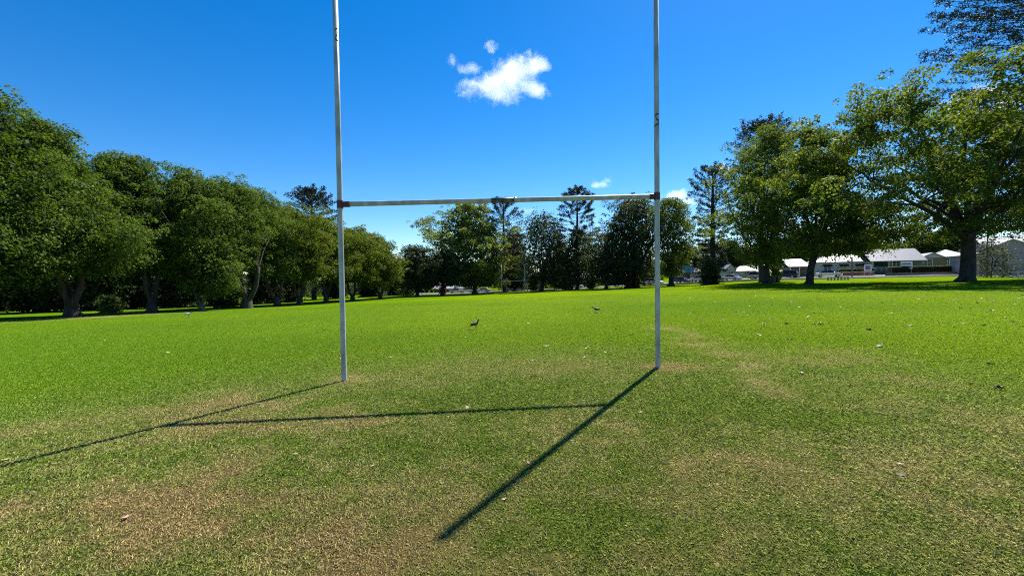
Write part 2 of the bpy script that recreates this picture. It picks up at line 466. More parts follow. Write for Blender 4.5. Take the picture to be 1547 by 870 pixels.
def crown(P, rng, n_leaf, leaf, rc0, squash=.78, depth=1.0, loose=0.0, inner=.3, wob=.22, ratio=.55, gaps=0.0, core=.12, dens=2.6):
    # clumps over the body's surface and some inside it
    zz = np.linspace(P.bot, P.top, 60); rr_ = P.at(zz)[1]
    area = np.trapezoid(2*PI*rr_, zz) if hasattr(np,'trapezoid') else np.trapz(2*PI*rr_, zz)
    nc = int(np.clip(area/(rc0**2*1.25), 26, 420))
    w = rr_+.4; cdf = np.cumsum(w)/w.sum()
    z = np.interp(rng.random(nc), cdf, zz)
    ang = rng.random(nc)*2*PI
    cx, R = P.at(z)
    ph = rng.random(4)*6.28
    kz = 5.5/max(3.0, P.r.max())
    R = R*(1 + wob*(np.sin(ang*2+ph[0]+z*kz*.7)*.5 + np.sin(ang*4+ph[1]-z*kz*1.3)*.6 + np.sin(ang*3+ph[2]+z*kz*2.1)*.4 + rng.normal(size=nc)*.4))
    rc = rc0*(.6+.75*rng.random(nc))
    isin = rng.random(nc) < inner
    rad = np.where(isin, R*np.sqrt(rng.random(nc))*.8, np.maximum(R-rc*.75, R*.35)*(.88+.16*rng.random(nc)))
    C = np.stack([cx+rad*np.cos(ang), rad*np.sin(ang)*depth, z-rc*.35], -1)
    if gaps:
        k = rng.random(nc) > gaps*(1-isin); C=C[k]; rc=rc[k]; nc=len(C)
    nsp = int(nc*.7)      # sprigs that stand out of the surface
    z2 = np.interp(rng.random(nsp)**.8, cdf, zz); c2, R2 = P.at(z2); a2 = rng.random(nsp)*2*PI
    R2 = R2*(1 + wob*(np.sin(a2*2+ph[0]+z2*kz*.7)*.5 + np.sin(a2*4+ph[1]-z2*kz*1.3)*.6 + np.sin(a2*3+ph[2]+z2*kz*2.1)*.4))
    q2 = R2*(.92+.22*rng.random(nsp))
    C = np.concatenate([C, np.stack([c2+q2*np.cos(a2), q2*np.sin(a2)*depth, z2+rc0*.5*rng.random(nsp)*(z2>P.bot+.5*(P.top-P.bot))], -1)])
    rc = np.concatenate([rc, rc0*(.22+.3*rng.random(nsp))]); nc = len(C)
    n_leaf = int(n_leaf*dens)
    wt = rc**2; wt/=wt.sum()
    idx = rng.choice(nc, n_leaf, p=wt)
    d = rdir(rng, n_leaf)
    flip = (d[:,2] < -.25) & (rng.random(n_leaf) < .7); d[flip,2] *= -1
    rad = np.where(rng.random(n_leaf) < loose, rng.random(n_leaf)**(1/3)*1.25, .72+.36*rng.random(n_leaf))
    off = d*rad[:,None]*rc[idx][:,None]; off[:,2]*=squash
    pts = C[idx]+off
    nrm = d*1.0+np.array([0,0,.55])
    ct = rng.random(nc)
    tint = np.clip(.15+.45*ct[idx]+.4*rng.random(n_leaf)*1.0 - .05, 0, 1)
    S = leaf*(.4+1.1*rng.random(n_leaf)**1.3)
    Vv = leaf_quads(pts, nrm, S, rng, ratio)
    # larger leaf quads inside the crown, tinted darker to paint in its shade
    ni = int(n_leaf*core)
    z = np.interp(rng.random(ni), cdf, zz); cx, R = P.at(z); ang = rng.random(ni)*2*PI; q = R*np.sqrt(rng.random(ni))*.74
    pi_ = np.stack([cx+q*np.cos(ang), q*np.sin(ang)*depth, z-rc0*.4], -1)
    Vi = leaf_quads(pi_, rdir(rng, ni), leaf*1.9*(.6+.8*rng.random(ni)), rng, .7)
    Vv = np.concatenate([Vv, Vi]); tint = np.concatenate([tint, rng.random(ni)*.4])
    return Vv, np.arange(len(Vv),dtype=np.int32).reshape(-1,4), tint, C, rc
def limb_path(a, b, sag, rng, n=6):
    a=np.array(a,float); b=np.array(b,float); out=[]
    l=np.linalg.norm(b-a); j=rng.normal(size=3)*l*.06
    for k in range(n+1):
        t=k/n
        p=a*(1-t)+b*t; p=p+np.array([0,0,sag*l])*math.sin(PI*t)*.5+j*math.sin(PI*t)+ rng.normal(size=3)*l*.012*(0<k<n)
        out.append(tuple(p))
    return out
def tree(name, label, px, Y, rows, leafmat, bark, trunk_r, n_leaf=9000, leaf=.3, rc=1.5, fork=.22, seed=1, group=None, cat='tree',
         depth=1.0, loose=.15, inner=.3, wob=.22, squash=.78, stems=1, limbs=9, ratio=.55, gaps=0, custom_limbs=None, twigs=26, sink=0, core=.12, dens=2.4):
    rg=np.random.default_rng(seed)
    base=on_ground(px,Y); base.z-=sink
    t=empty(name, base); tag(t,label,cat,group)
    P=Profile(rows,px,Y,base)
    Vv,Fv,tint,C,rcs=crown(P,rg,n_leaf,leaf,rc,squash,depth,loose,inner,wob,ratio,gaps,core,dens)
    cr=np_mesh('crown',Vv,Fv,4,tint=tint)
    link('crown',cr,M[leafmat],t)
    mb=MB()
    zf=max(P.bot*.75, P.bot-2.2) if fork is None else P.top*fork
    zf=max(zf,.6)
    ends=[]
    if stems == 1:
        bend=P.at(zf)[0]*.3
        pts=[(0,0,-.3),(0,0,.05),(.02,0,.4),(bend*.2,rg.normal()*.05,zf*.45),(bend*.6,rg.normal()*.08,zf*.75),(bend,0,zf)]
        mb.tube(pts,[trunk_r*q for q in (1.4,1.26,1.06,.97,.92,.88)],14)
        ends.append((np.array(pts[-1]),trunk_r*.86))
    else:
        h1=min(zf*.45,1.0+.6*rg.random())
        mb.tube([(0,0,-.3),(0,0,.05),(.02,0,.4),(.0,.03,h1*.8),(0,0,h1+.1)],[trunk_r*q for q in (1.5,1.36,1.12,1.02,.8)],14)
        zt=max(zf*1.35,h1+1.5)
        for s_ in range(stems):
            a=2*PI*(s_+.25)/stems+rg.normal()*.35
            lean=np.array([math.cos(a),math.sin(a)*.7,0])*(zt*(.15+.17*rg.random()))
            rs=trunk_r*(.66-.04*stems)*(.85+.3*rg.random())
            st=np.array([math.cos(a),math.sin(a)*.7,0])*trunk_r*.38+np.array([0,0,h1*.7])
            pts=[tuple(st+lean*f+np.array([rg.normal()*.07,rg.normal()*.07,(zt-h1*.7)*g])) for f,g in ((0,0),(.3,.2),(.62,.45),(.85,.72),(1,1))]
            mb.tube(pts,[rs*1.15,rs*.98,rs*.86,rs*.76,rs*.66],11)
            ends.append((np.array(pts[-1]),rs*.8))
    # root flare
    for k in range(5):
        a=rg.random()*6.28; r2=trunk_r*1.2
        mb.tube([(math.cos(a)*r2*.5,math.sin(a)*r2*.5,.45*trunk_r+.25),(math.cos(a)*r2*1.3,math.sin(a)*r2*1.3,.05),(math.cos(a)*r2*1.55,math.sin(a)*r2*1.55,-.15)],[trunk_r*.34,trunk_r*.22,trunk_r*.08],8)
    o=np.argsort(-C[:,2]); nC=len(C)
    targets=[]
    if custom_limbs:
        for cl in custom_limbs:
            pts=[]
            for (qx,qy,dy) in cl[0]:
                p=at(qx,qy,Y+dy)-base; pts.append((p.x,p.y,p.z))
            n=len(pts); rr2=[cl[1]*(1-.75*k/(n-1)) for k in range(n)]
            mb.tube(pts,rr2,9); targets.append((pts,rr2))
    for k in range(limbs):
        e,r=ends[k%len(ends)]
        c=C[rg.integers(0,nC)]
        for _ in range(6):
            c2=C[rg.integers(0,nC)]
            if c2[2]>P.bot+.35*(P.top-P.bot) and (k%3==0 or c2[2]<P.bot+.85*(P.top-P.bot)): c=c2;break
        pts=limb_path(e,c,.12,rg,6)
        r0=r*(.45 if limbs>3 else .7)*(.7+.4*rg.random()); rr2=[max(.035,r0*(1-.86*q/6)) for q in range(7)]
        mb.tube(pts,rr2,8,cap=False); targets.append((pts,rr2))
    for k in range(twigs):
        pts0,rr0=targets[rg.integers(0,len(targets))]
        i=rg.integers(2,len(pts0)) if len(pts0)>3 else 1
        a=np.array(pts0[i]); dd=np.linalg.norm(C-a,axis=1); near=np.argsort(dd)[:max(8,nC//10)]
        c=C[near[rg.integers(0,len(near))]]
        pts=limb_path(a,c,.08,rg,4); r0=rr0[i]*.75
        mb.tube(pts,[max(.02,r0*(1-.8*q/4)) for q in range(5)],6,cap=False)
    mb.build('trunk',M[bark],t,smooth=True)
    return t

LAUREL='broad evergreens along the shaded edge of the field'
def laurel(i,label,px,Y,rows,seed,mat='leaf_laurel',tr=.7,n=20000,leaf=.235,**k):
    kw=dict(rc=1.25,wob=.30,dens=2.5,tscale=.78,fork=None,loose=.12,limbs=8,stems=2,inner=.22)
    kw.update(k)
    return tree('evergreen_tree',label,px,Y,rows,mat,kw.pop('bark','bark_grey'),tr*kw.pop('tscale'),int(n*1.25),leaf*.9,seed=seed,group=LAUREL,**kw)
laurel(0,'evergreen cut off by the frame edge, nearest of the long tree row',-32,31,[(138,-70,8),(165,-95,22),(210,-115,48),(290,-135,78),(360,-135,82),(405,-110,60),(425,-80,30)],11,n=16000)
laurel(1,'tallest whole evergreen with thick trunk forked low into three grey limbs',107,36,[(174,42,72),(192,32,95),(235,15,128),(290,5,152),(345,15,192),(385,35,184),(405,75,165)],12,tr=.62,n=20000,stems=3)
laurel(2,'second evergreen of the row after the thick forked one, twin pale stems',228,43,[(236,162,205),(252,142,236),(290,132,254),(340,148,248),(392,180,252),(408,200,240)],13,tr=.5,n=16000,stems=3)
laurel(3,'evergreen with grey-green leaves hanging low around a slim white trunk',303,47,[(257,262,294),(278,250,322),(320,246,346),(370,250,368),(410,262,355),(436,295,346)],14,tr=.38,n=16000,stems=2,bark='bark_pale')
laurel(4,'evergreen with a knob of leaves on its crown above a dark fluted trunk',372,53,[(270,322,358),(286,308,388),(322,302,402),(370,318,398),(404,335,395)],15,tr=.75,n=14000,stems=3)
laurel(5,'dark round evergreen squeezed between the fluted trunk and a yellower neighbour',418,60,[(287,364,394),(308,358,424),(342,372,446),(385,370,442),(412,385,435)],16,tr=.55,n=12000)
laurel(6,'wide yellow-green evergreen in front of the domed pine top',452,66,[(309,405,446),(324,393,478),(360,398,504),(400,408,498),(418,430,482)],17,'leaf_laurel_yellow',.55,12000,.29)
laurel(7,'yellow-green evergreen just before the post, right below the domed pine',492,74,[(334,470,502),(350,448,527),(382,448,538),(414,460,530)],18,'leaf_laurel_yellow',.5,10000,.3)
laurel(8,'rounded yellow-green evergreen directly beyond the near goal post',532,82,[(344,503,547),(360,492,567),(392,492,577),(422,510,570)],19,'leaf_laurel_yellow',.5,10000,.31)
laurel(9,'last yellow-green evergreen at the far end of the long row',574,89,[(356,545,577),(372,533,600),(402,533,609),(428,550,600)],20,'leaf_laurel_yellow',.5,9000,.32)
DK='dark trees around the far end of the field'
tree('dark_tree','low dark tree standing past the end of the yellow-green row',630,100,[(372,612,640),(385,602,656),(410,596,668),(432,610,655)],'leaf_dark','bark_dark',.45,8000,.34,1.3,None,21,DK,limbs=7,wob=.4,gaps=.15,dens=2,loose=.3)
tree('dark_tree','lowest dark tree tucked against the tall loose plane tree',668,103,[(380,655,682),(400,638,702),(428,645,700)],'leaf_dark','bark_dark',.4,7000,.34,1.3,None,22,DK,limbs=7,wob=.4,gaps=.15,dens=2,loose=.3)
tree('dark_tree','dim tree standing behind the distant goal posts',777,126,[(352,764,790),(375,752,801),(405,752,806),(432,758,800)],'leaf_dark','bark_dark',.4,8000,.4,1.3,None,29,DK,wob=.5,gaps=.1,dens=2.2)
tree('dark_tree','dim rounded tree behind the round bush and the white sedan',846,127,[(366,836,856),(388,828,864),(410,826,868),(432,832,862)],'leaf_dark','bark_dark',.4,6500,.4,1.3,None,30,DK,wob=.5,gaps=.1,dens=2.2)
PL='plane trees'
tree('plane_tree','tall loose grey-green plane tree standing alone left of the far goal',717,112,[(306,688,722),(318,672,742),(335,655,756),(356,643,768),(382,648,776),(410,660,774),(430,685,752)],'leaf_plane_pale','bark_grey',.55,14000,.38,1.1,.2,23,PL,loose=.5,gaps=.12,wob=.42,limbs=12,core=.1,dens=4.2,depth=.75)
tree('dark_tree','dark oval tree right of the far goal, before the thin-domed pine',818,111,[(321,804,836),(338,788,852),(370,779,866),(402,782,870),(424,792,862)],'leaf_dark','bark_dark',.6,9500,.36,1.3,None,24,DK,wob=.6,gaps=.2,dens=2,loose=.35)
tree('dark_tree','massive dark tree with a very thick trunk behind the far corner',957,100,[(300,936,980),(314,922,992),(345,904,998),(380,896,998),(410,902,992),(426,910,984)],'leaf_dark','bark_dark',1.35,15000,.36,1.4,None,25,DK,wob=.55,gaps=.1,dens=2.5,loose=.3)
tree('dark_tree','small dark tree leaning on the massive thick-trunked one',916,105,[(350,902,930),(370,890,940),(400,884,946),(424,888,936)],'leaf_dark','bark_dark',.4,5500,.34,1.2,None,26,DK,wob=.6,gaps=.2,dens=1.9,loose=.35)
tree('dark_tree','airy grey-green tree right behind the near right goal post',1014,94,[(302,990,1027),(318,984,1039),(350,984,1047),(385,990,1046),(412,1000,1032)],'leaf_plane','bark_dark',.6,12000,.32,1.1,None,27,DK,wob=.45,gaps=.22,dens=2.3,loose=.45,core=.05)
tree('dark_tree','shady tree filling the foot of the thin-domed pine',872,112,[(346,862,884),(366,848,900),(400,836,914),(426,842,910)],'leaf_dark','bark_dark',.45,7500,.36,1.2,None,28,DK,wob=.6,gaps=.25,dens=1.9,loose=.35)
tree('plane_tree','tall plane tree with a straight dark trunk and a bin at its foot',1158,60,[(194,1142,1196),(215,1125,1212),(255,1108,1217),(300,1088,1218),(340,1090,1214),(375,1102,1205),(392,1125,1188)],'leaf_plane','bark_dark',.46,19000,.28,1.05,None,31,PL,loose=.5,gaps=.22,wob=.42,limbs=12,core=.03,dens=2.4)
tree('plane_tree','yellowing plane tree whose fork frames the cream house, silver sedan behind',1223,52,[(190,1214,1238),(212,1203,1262),(258,1194,1278),(308,1184,1304),(350,1180,1332),(380,1200,1312)],'leaf_plane','bark_dark',.40,20000,.27,1.05,.22,32,PL,loose=.5,gaps=.22,wob=.42,limbs=10,core=.03,dens=2.4)
tree('plane_tree','biggest spreading plane tree with heavy dark limbs, nearest on the road side',1461,42,[(118,1338,1398),(134,1290,1478),(165,1264,1580),(220,1256,1640),(290,1255,1665),(330,1275,1645),(348,1335,1600)],'leaf_plane','bark_dark',.58,38000,.28,1.1,.25,33,PL,loose=.55,gaps=.18,wob=.34,limbs=9,depth=.8,twigs=70,core=.0,dens=3.3,inner=.36,
     custom_limbs=[([(1458,362,0),(1440,345,-.8),(1415,325,-1.6),(1385,310,-2.2),(1350,292,-2.4),(1310,270,-2)],.30),
                   ([(1458,362,0),(1442,320,.8),(1425,270,1.2),(1400,215,1.5),(1385,170,1.2)],.26),
                   ([(1462,362,0),(1462,300,-.6),(1455,240,-.9),(1462,180,-1),(1450,140,-1)],.3),
                   ([(1466,362,0),(1482,320,.6),(1500,280,1.3),(1512,220,1.8),(1530,170,2)],.26),
                   ([(1468,356,0),(1492,330,-1.3),(1530,310,-2.2),(1580,290,-3)],.26),
                   ([(1466,350,0),(1478,300,2),(1490,240,3.4),(1500,180,4)],.28)])

# second rank inside the wood: nothing in the photo tells them apart
FILL='dim trees inside the wood'
fl='shaded tree deep in the wood behind the long evergreen row'
fill=[(-120,44,300),(-40,48,240),(60,52,265),(150,56,290),(195,62,300),(268,64,310),(335,70,318),(398,78,330),(440,84,345),(505,98,362),(560,108,375),(600,118,392)]
for i,(px,Y,tp) in enumerate(fill):
    h=40*48/Y
    rows=[(tp,px-h*.5,px+h*.5),(tp+25,px-h*1.1,px+h*1.1),(tp+70,px-h*1.25,px+h*1.25),(460-24*min(1,max(0,(Y-60)/60)),px-h*1.0,px+h*1.0)]
    tree('wood_tree',fl,px,Y,rows,'leaf_dark','bark_dark',.4+.1*(i%3),7500,.36,1.4,None,60+i,FILL,limbs=6,twigs=8)

def shrub(label,px,Y,rows,mat='leaf_shrub',n=1500,leaf=.2,rc=.45,seed=1,name='shrub',group=None,**k):
    return tree(name,label,px,Y,rows,mat,'bark_dark',.05,n,leaf,rc,.3,seed,group,'shrub',limbs=4,twigs=6,**k)
shrub('small bright green bush beside the thick forked trunk in the wood',165,46,[(448,158,172),(456,148,181),(472,152,178)],n=1300,leaf=.16,seed=81)
shrub('dim green bush between the white trunk and the fluted trunk',338,60,[(425,326,346),(440,318,356),(462,322,356)],'leaf_dark',2200,.22,seed=82)
shrub('grey-green bush under the low tree at the wood end',614,108,[(412,604,622),(428,600,630),(449,602,628)],'leaf_shrub',1500,.3,.6,seed=83)
shrub('dark red leafed bush beside the far road',669,116,[(431,665,673),(438,663,675),(446,664,674)],'leaf_red',900,.25,.5,seed=84)
shrub('green bush right of the distant goal',806,112,[(415,800,812),(425,796,815),(438,798,814)],'leaf_shrub',1100,.28,.5,seed=85)
shrub('round green bush at the foot of the shady tree under the thin-domed pine',856,108,[(410,850,864),(422,845,868),(437,846,868)],'leaf_shrub',1300,.28,.5,seed=86)
shrub('small green bush near the white roofed shed by the far corner',894,110,[(414,888,900),(425,884,903),(434,886,902)],'leaf_shrub',1100,.28,.5,seed=87)
shrub('clipped dark cone of a bush below the slim domed pine',1073,80,[(392,1067,1080),(408,1060,1086),(430,1058,1088)],'leaf_dark',3800,.24,.6,seed=88,squash=1)
shrub('bare grey twiggy bush in front of the grey stone building',1497,56,[(362,1486,1508),(385,1474,1526),(418,1472,1536)],'leaf_grey',1900,.16,.7,seed=89,loose=.9)
shrub('yellow flowering bush by the green bins under the plane tree',1171,66,[(403,1166,1176),(409,1163,1180),(421,1166,1178)],'leaf_laurel_yellow',700,.2,.35,seed=90)
BG='trees rising behind the houses'
for i,(lab,px,Y,tp,hw,mt) in enumerate([
    ('dark tree behind the cream house roof beside its carport',1205,118,352,26,'leaf_dark'),
    ('broad dark tree rising behind the long cream house',1290,116,342,42,'leaf_dark'),
    ('low tree behind the green house ridge',1352,120,372,26,'leaf_dark'),
    ('yellowish tree behind the brown gabled house',1398,112,352,26,'leaf_plane'),
    ('dark tree behind the white wing next to the biggest plane trunk',1440,110,345,26,'leaf_dark'),
    ('tree behind the tan roofed house past the far corner',1040,135,372,22,'leaf_dark'),
    ('tree behind the white gabled house across the far road',1105,128,366,24,'leaf_dark')]):
    rows=[(tp,px-hw*.4,px+hw*.4),(tp+10,px-hw*.8,px+hw*.8),(tp+26,px-hw,px+hw),(400,px-hw*.8,px+hw*.8)]
    tree('background_tree',lab,px,Y,rows,mt,'bark_dark',.4,6000,.4,1.4,None,100+i,BG,limbs=6,twigs=8)

# bunya pines: bare trunk, whorls of long limbs with tufts at their ends, a dome on top
def bunya(label,px,Y,top,prof,seed,tr=.5,n_leaf=9000,leaf=.32,droop=.25,tuft=.5,fol=.45,per=11,step=.62):
    rg=np.random.default_rng(seed)
    base=on_ground(px,Y); t=empty('bunya_pine',base); tag(t,label,'pine tree','bunya pines')
    topz=at(px,top,Y).z-base.z
    zs=[];rs=[]
    for (py,hw) in prof:
        zs.append(at(px,py,Y).z-base.z); rs.append(hw/F*Y)
    o=np.argsort(zs); zs=np.array(zs)[o]; rs=np.array(rs)[o]
    mb=MB()
    mb.tube([(0,0,-.3),(0,0,.3),(0.03,0,topz*.3),(0,0.03,topz*.6),(0,0,topz*.85),(0,0,topz-.2)],[tr*1.35,tr*1.1,tr*.92,tr*.7,tr*.42,.07],14)
    br=MB(); C=[];W=[]
    z=zs[0]
    while z<topz-.3:
        R=np.interp(z,zs,rs); n=max(5,int(per*(.75+.5*rg.random())))
        a0=rg.random()*6.28
        rise=np.interp(z,[zs[0],topz],[-droop,.75])
        for k in range(n):
            a=a0+2*PI*k/n+rg.normal()*.16; Lb=R*(.66+.46*rg.random()); zj=z+rg.normal()*step*.45; rs_=rise+rg.normal()*.07
            if rg.random()<.1: continue
            pts=[]
            for q in range(6):
                u=q/5
                zz=zj+rs_*Lb*u - droop*1.1*Lb*u*u*(1-.3*u) + .17*Lb*u**4+rg.normal()*.03
                pts.append((math.cos(a)*Lb*u,math.sin(a)*Lb*u,zz))
            br.tube(pts,[.055*(1-.7*q/5)*(.5+tr) for q in range(6)],5,cap=False)
            m=5
            pa=np.array(pts)
            for q in range(m):
                u=1-fol*(q/(m-1))**1.1+.02
                f=min(u*5,4.999); i=int(f); p=pa[i]*(1-f+i)+pa[i+1]*(f-i)
                C.append(p); W.append(1.0-.17*q)
        z+=step*(.75+.5*rg.random())
    C.append(np.array([0,0,topz-.3])); W.append(.8)
    C=np.array(C); W=np.array(W); W/=W.sum()
    n_leaf=int(n_leaf*1.9)
    idx=rg.choice(len(C),n_leaf,p=W)
    d=rdir(rg,n_leaf); off=d*(tuft*(.25+.85*rg.random(n_leaf)))[:,None]; off[:,2]*=.75
    Vv=leaf_quads(C[idx]+off,d,leaf*(.6+.8*rg.random(n_leaf)),rg,.4)
    link('crown',np_mesh('crown',Vv,np.arange(len(Vv),dtype=np.int32).reshape(-1,4),4,tint=np.clip(rg.random(len(C))[idx]*.5+rg.random(n_leaf)*.5,0,1)),M['leaf_bunya'],t)
    mb.build('trunk',M['bark_dark'],t,smooth=True)
    br.build('whorled_limbs',M['bark_dark'],t,smooth=True)
    return t
bunya('domed bunya pine top rising behind the evergreen row',474,92,290,[(292,10),(300,22),(318,34),(338,40),(360,34)],41,.5,9000,.36,.22,.55,.6)
bunya('bunya pine half hidden behind the loose plane tree by the far goal',762,116,303,[(304,8),(316,20),(335,29),(355,32),(400,26)],42,.5,7000,.38,.25,.62,.42,9,1.0)
bunya('thin see-through bunya pine dome on a bare trunk, standing free against the sky',873,118,288,[(290,7),(300,17),(318,27),(338,33),(352,35),(356,30)],43,.48,7500,.38,.16,.62,.36,10,1.0)
bunya('slim bunya pine leaning out above the dark cone bush',1077,86,257,[(258,8),(268,22),(285,36),(305,36),(340,24),(380,20),(405,20)],44,.55,9500,.33,.22,.5,.5,9,.75)
bunya('bunya pine dome behind the straight plane tree with the bin',1150,80,191,[(193,12),(205,30),(228,44),(260,42),(300,36),(350,25)],45,.4,12000,.32,.2,.5,.55)
bunya('huge bunya pine with top out of frame above the biggest plane tree',1592,45,-170,[(-168,14),(-130,60),(-70,100),(-10,126),(50,138),(100,138),(150,122),(220,100),(290,80)],46,.62,60000,.24,.2,.6,.5,11,.66)

# low undergrowth filling the dark wood floor
rg=np.random.default_rng(5)
cs=[]
for k in range(1500):
    px=rg.uniform(-330,640); Y=np.interp(px,[-330,0,200,400,640],[44,62,74,100,150])*rg.uniform(.92,1.35)
    p=on_ground(px,Y); cs.append((p.x,p.y,p.z+rg.uniform(.1,6.5)*rg.random()**.5))
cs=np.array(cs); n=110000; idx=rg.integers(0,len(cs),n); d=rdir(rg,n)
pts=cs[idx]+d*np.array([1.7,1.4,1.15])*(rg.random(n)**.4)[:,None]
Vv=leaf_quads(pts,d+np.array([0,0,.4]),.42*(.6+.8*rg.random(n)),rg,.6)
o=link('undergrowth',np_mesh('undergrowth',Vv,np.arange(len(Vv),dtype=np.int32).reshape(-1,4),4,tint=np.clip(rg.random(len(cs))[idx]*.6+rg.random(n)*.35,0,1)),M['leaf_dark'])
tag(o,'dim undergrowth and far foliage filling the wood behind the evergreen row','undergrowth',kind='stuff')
# far woodland beyond the streets
cs=[]
for k in range(1300):
    px=rg.uniform(540,1750); Y=rg.uniform(165,235) if px>1000 or k%2 else rg.uniform(146,165)
    p=on_ground(px,Y); cs.append((p.x,p.y,p.z+(.5+rg.random()*12.5 if Y>165 else .4+6.5*rg.random())))
cs=np.array(cs); n=150000; idx=rg.integers(0,len(cs),n); d=rdir(rg,n)
pts=cs[idx]+d*np.array([3.2,3.0,2.2])*(rg.random(n)**.4)[:,None]
Vv=leaf_quads(pts,d+np.array([0,0,.4]),.9*(.6+.8*rg.random(n)),rg,.6)
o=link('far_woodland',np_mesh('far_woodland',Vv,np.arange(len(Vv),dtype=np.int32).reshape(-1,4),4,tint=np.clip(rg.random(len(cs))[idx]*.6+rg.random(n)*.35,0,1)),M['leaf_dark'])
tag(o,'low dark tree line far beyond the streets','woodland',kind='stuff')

# ------------------------------------------------------------------ road
M['asphalt']=noise_mat('asphalt',(.11,.11,.11),(.17,.165,.16),40,.9,.2)
M['concrete']=noise_mat('concrete',(.38,.36,.32),(.52,.5,.45),6,.85,.1)
RD=[(1760,60),(1547,67),(1460,72),(1380,76),(1300,80),(1240,83),(1180,88),(1100,97),(1040,106),(980,115),(900,122),(800,126),(700,125),(620,126),(560,128)]
rp=[]
for (px,Y) in RD:
    v=ray(px,430); rp.append((v.x/v.y*Y,Y))
rp=np.array(rp)
tt=np.linspace(0,len(rp)-1,160); rx=np.interp(tt,np.arange(len(rp)),rp[:,0]); ry=np.interp(tt,np.arange(len(rp)),rp[:,1])
for _ in range(14):
    rx[1:-1]=(rx[:-2]+2*rx[1:-1]+rx[2:])/4; ry[1:-1]=(ry[:-2]+2*ry[1:-1]+ry[2:])/4
tx=np.gradient(rx); ty=np.gradient(ry); tl=np.hypot(tx,ty); tx/=tl; ty/=tl
nxr,nyr=-ty,tx     # normal
flip=(nyr<0); nxr=np.where(flip,-nxr,nxr); nyr=np.where(flip,-nyr,nyr)   # points away from the field
def ribbon(name,o0,o1,z,mat,thick=0):
    offs=[o0,o1]
    A=np.stack([rx+nxr*o0,ry+nyr*o0],-1); B=np.stack([rx+nxr*o1,ry+nyr*o1],-1)
    zm=gz(rx,ry)
    mb=MB(); n=len(rx)
    za=np.maximum(gz(A[:,0],A[:,1]),zm)+z; zb=np.maximum(gz(B[:,0],B[:,1]),zm)+z
    Vv=[]
    for i in range(n):
        Vv+= [(A[i,0],A[i,1],za[i]),(B[i,0],B[i,1],zb[i]),(A[i,0],A[i,1],za[i]-.35),(B[i,0],B[i,1],zb[i]-.35)]
    Fc=[]
    for i in range(n-1):
        a=4*i;b2=4*(i+1)
        Fc+=[(a,b2,b2+1,a+1),(a+2,a,b2+0,b2+2)[::-1],(a+1,a+3,b2+3,b2+1)[::-1]]
    mb.add(Vv,Fc); o=mb.build(name,mat); tag(o,kind='structure'); return o
ribbon('footpath',-6.4,-4.9,.05,M['concrete'])
ribbon('road',-4.2,4.2,.06,M['asphalt'])
ribbon('kerb',-4.55,-4.25,.16,M['concrete'])
ribbon('kerb',4.25,4.55,.16,M['concrete'])
ribbon('pavement',4.6,6.4,.13,M['concrete'])
def road_at(px,off=0):
    v=ray(px,430); k=v.x/v.y
    i=int(np.argmin(np.abs(rx/ry-k)))
    x=rx[i]+nxr[i]*off; y=ry[i]+nyr[i]*off
    return Vector((x,y,max(gzf(x,y),gzf(rx[i],ry[i]))+.06)), math.atan2(ty[i],tx[i])

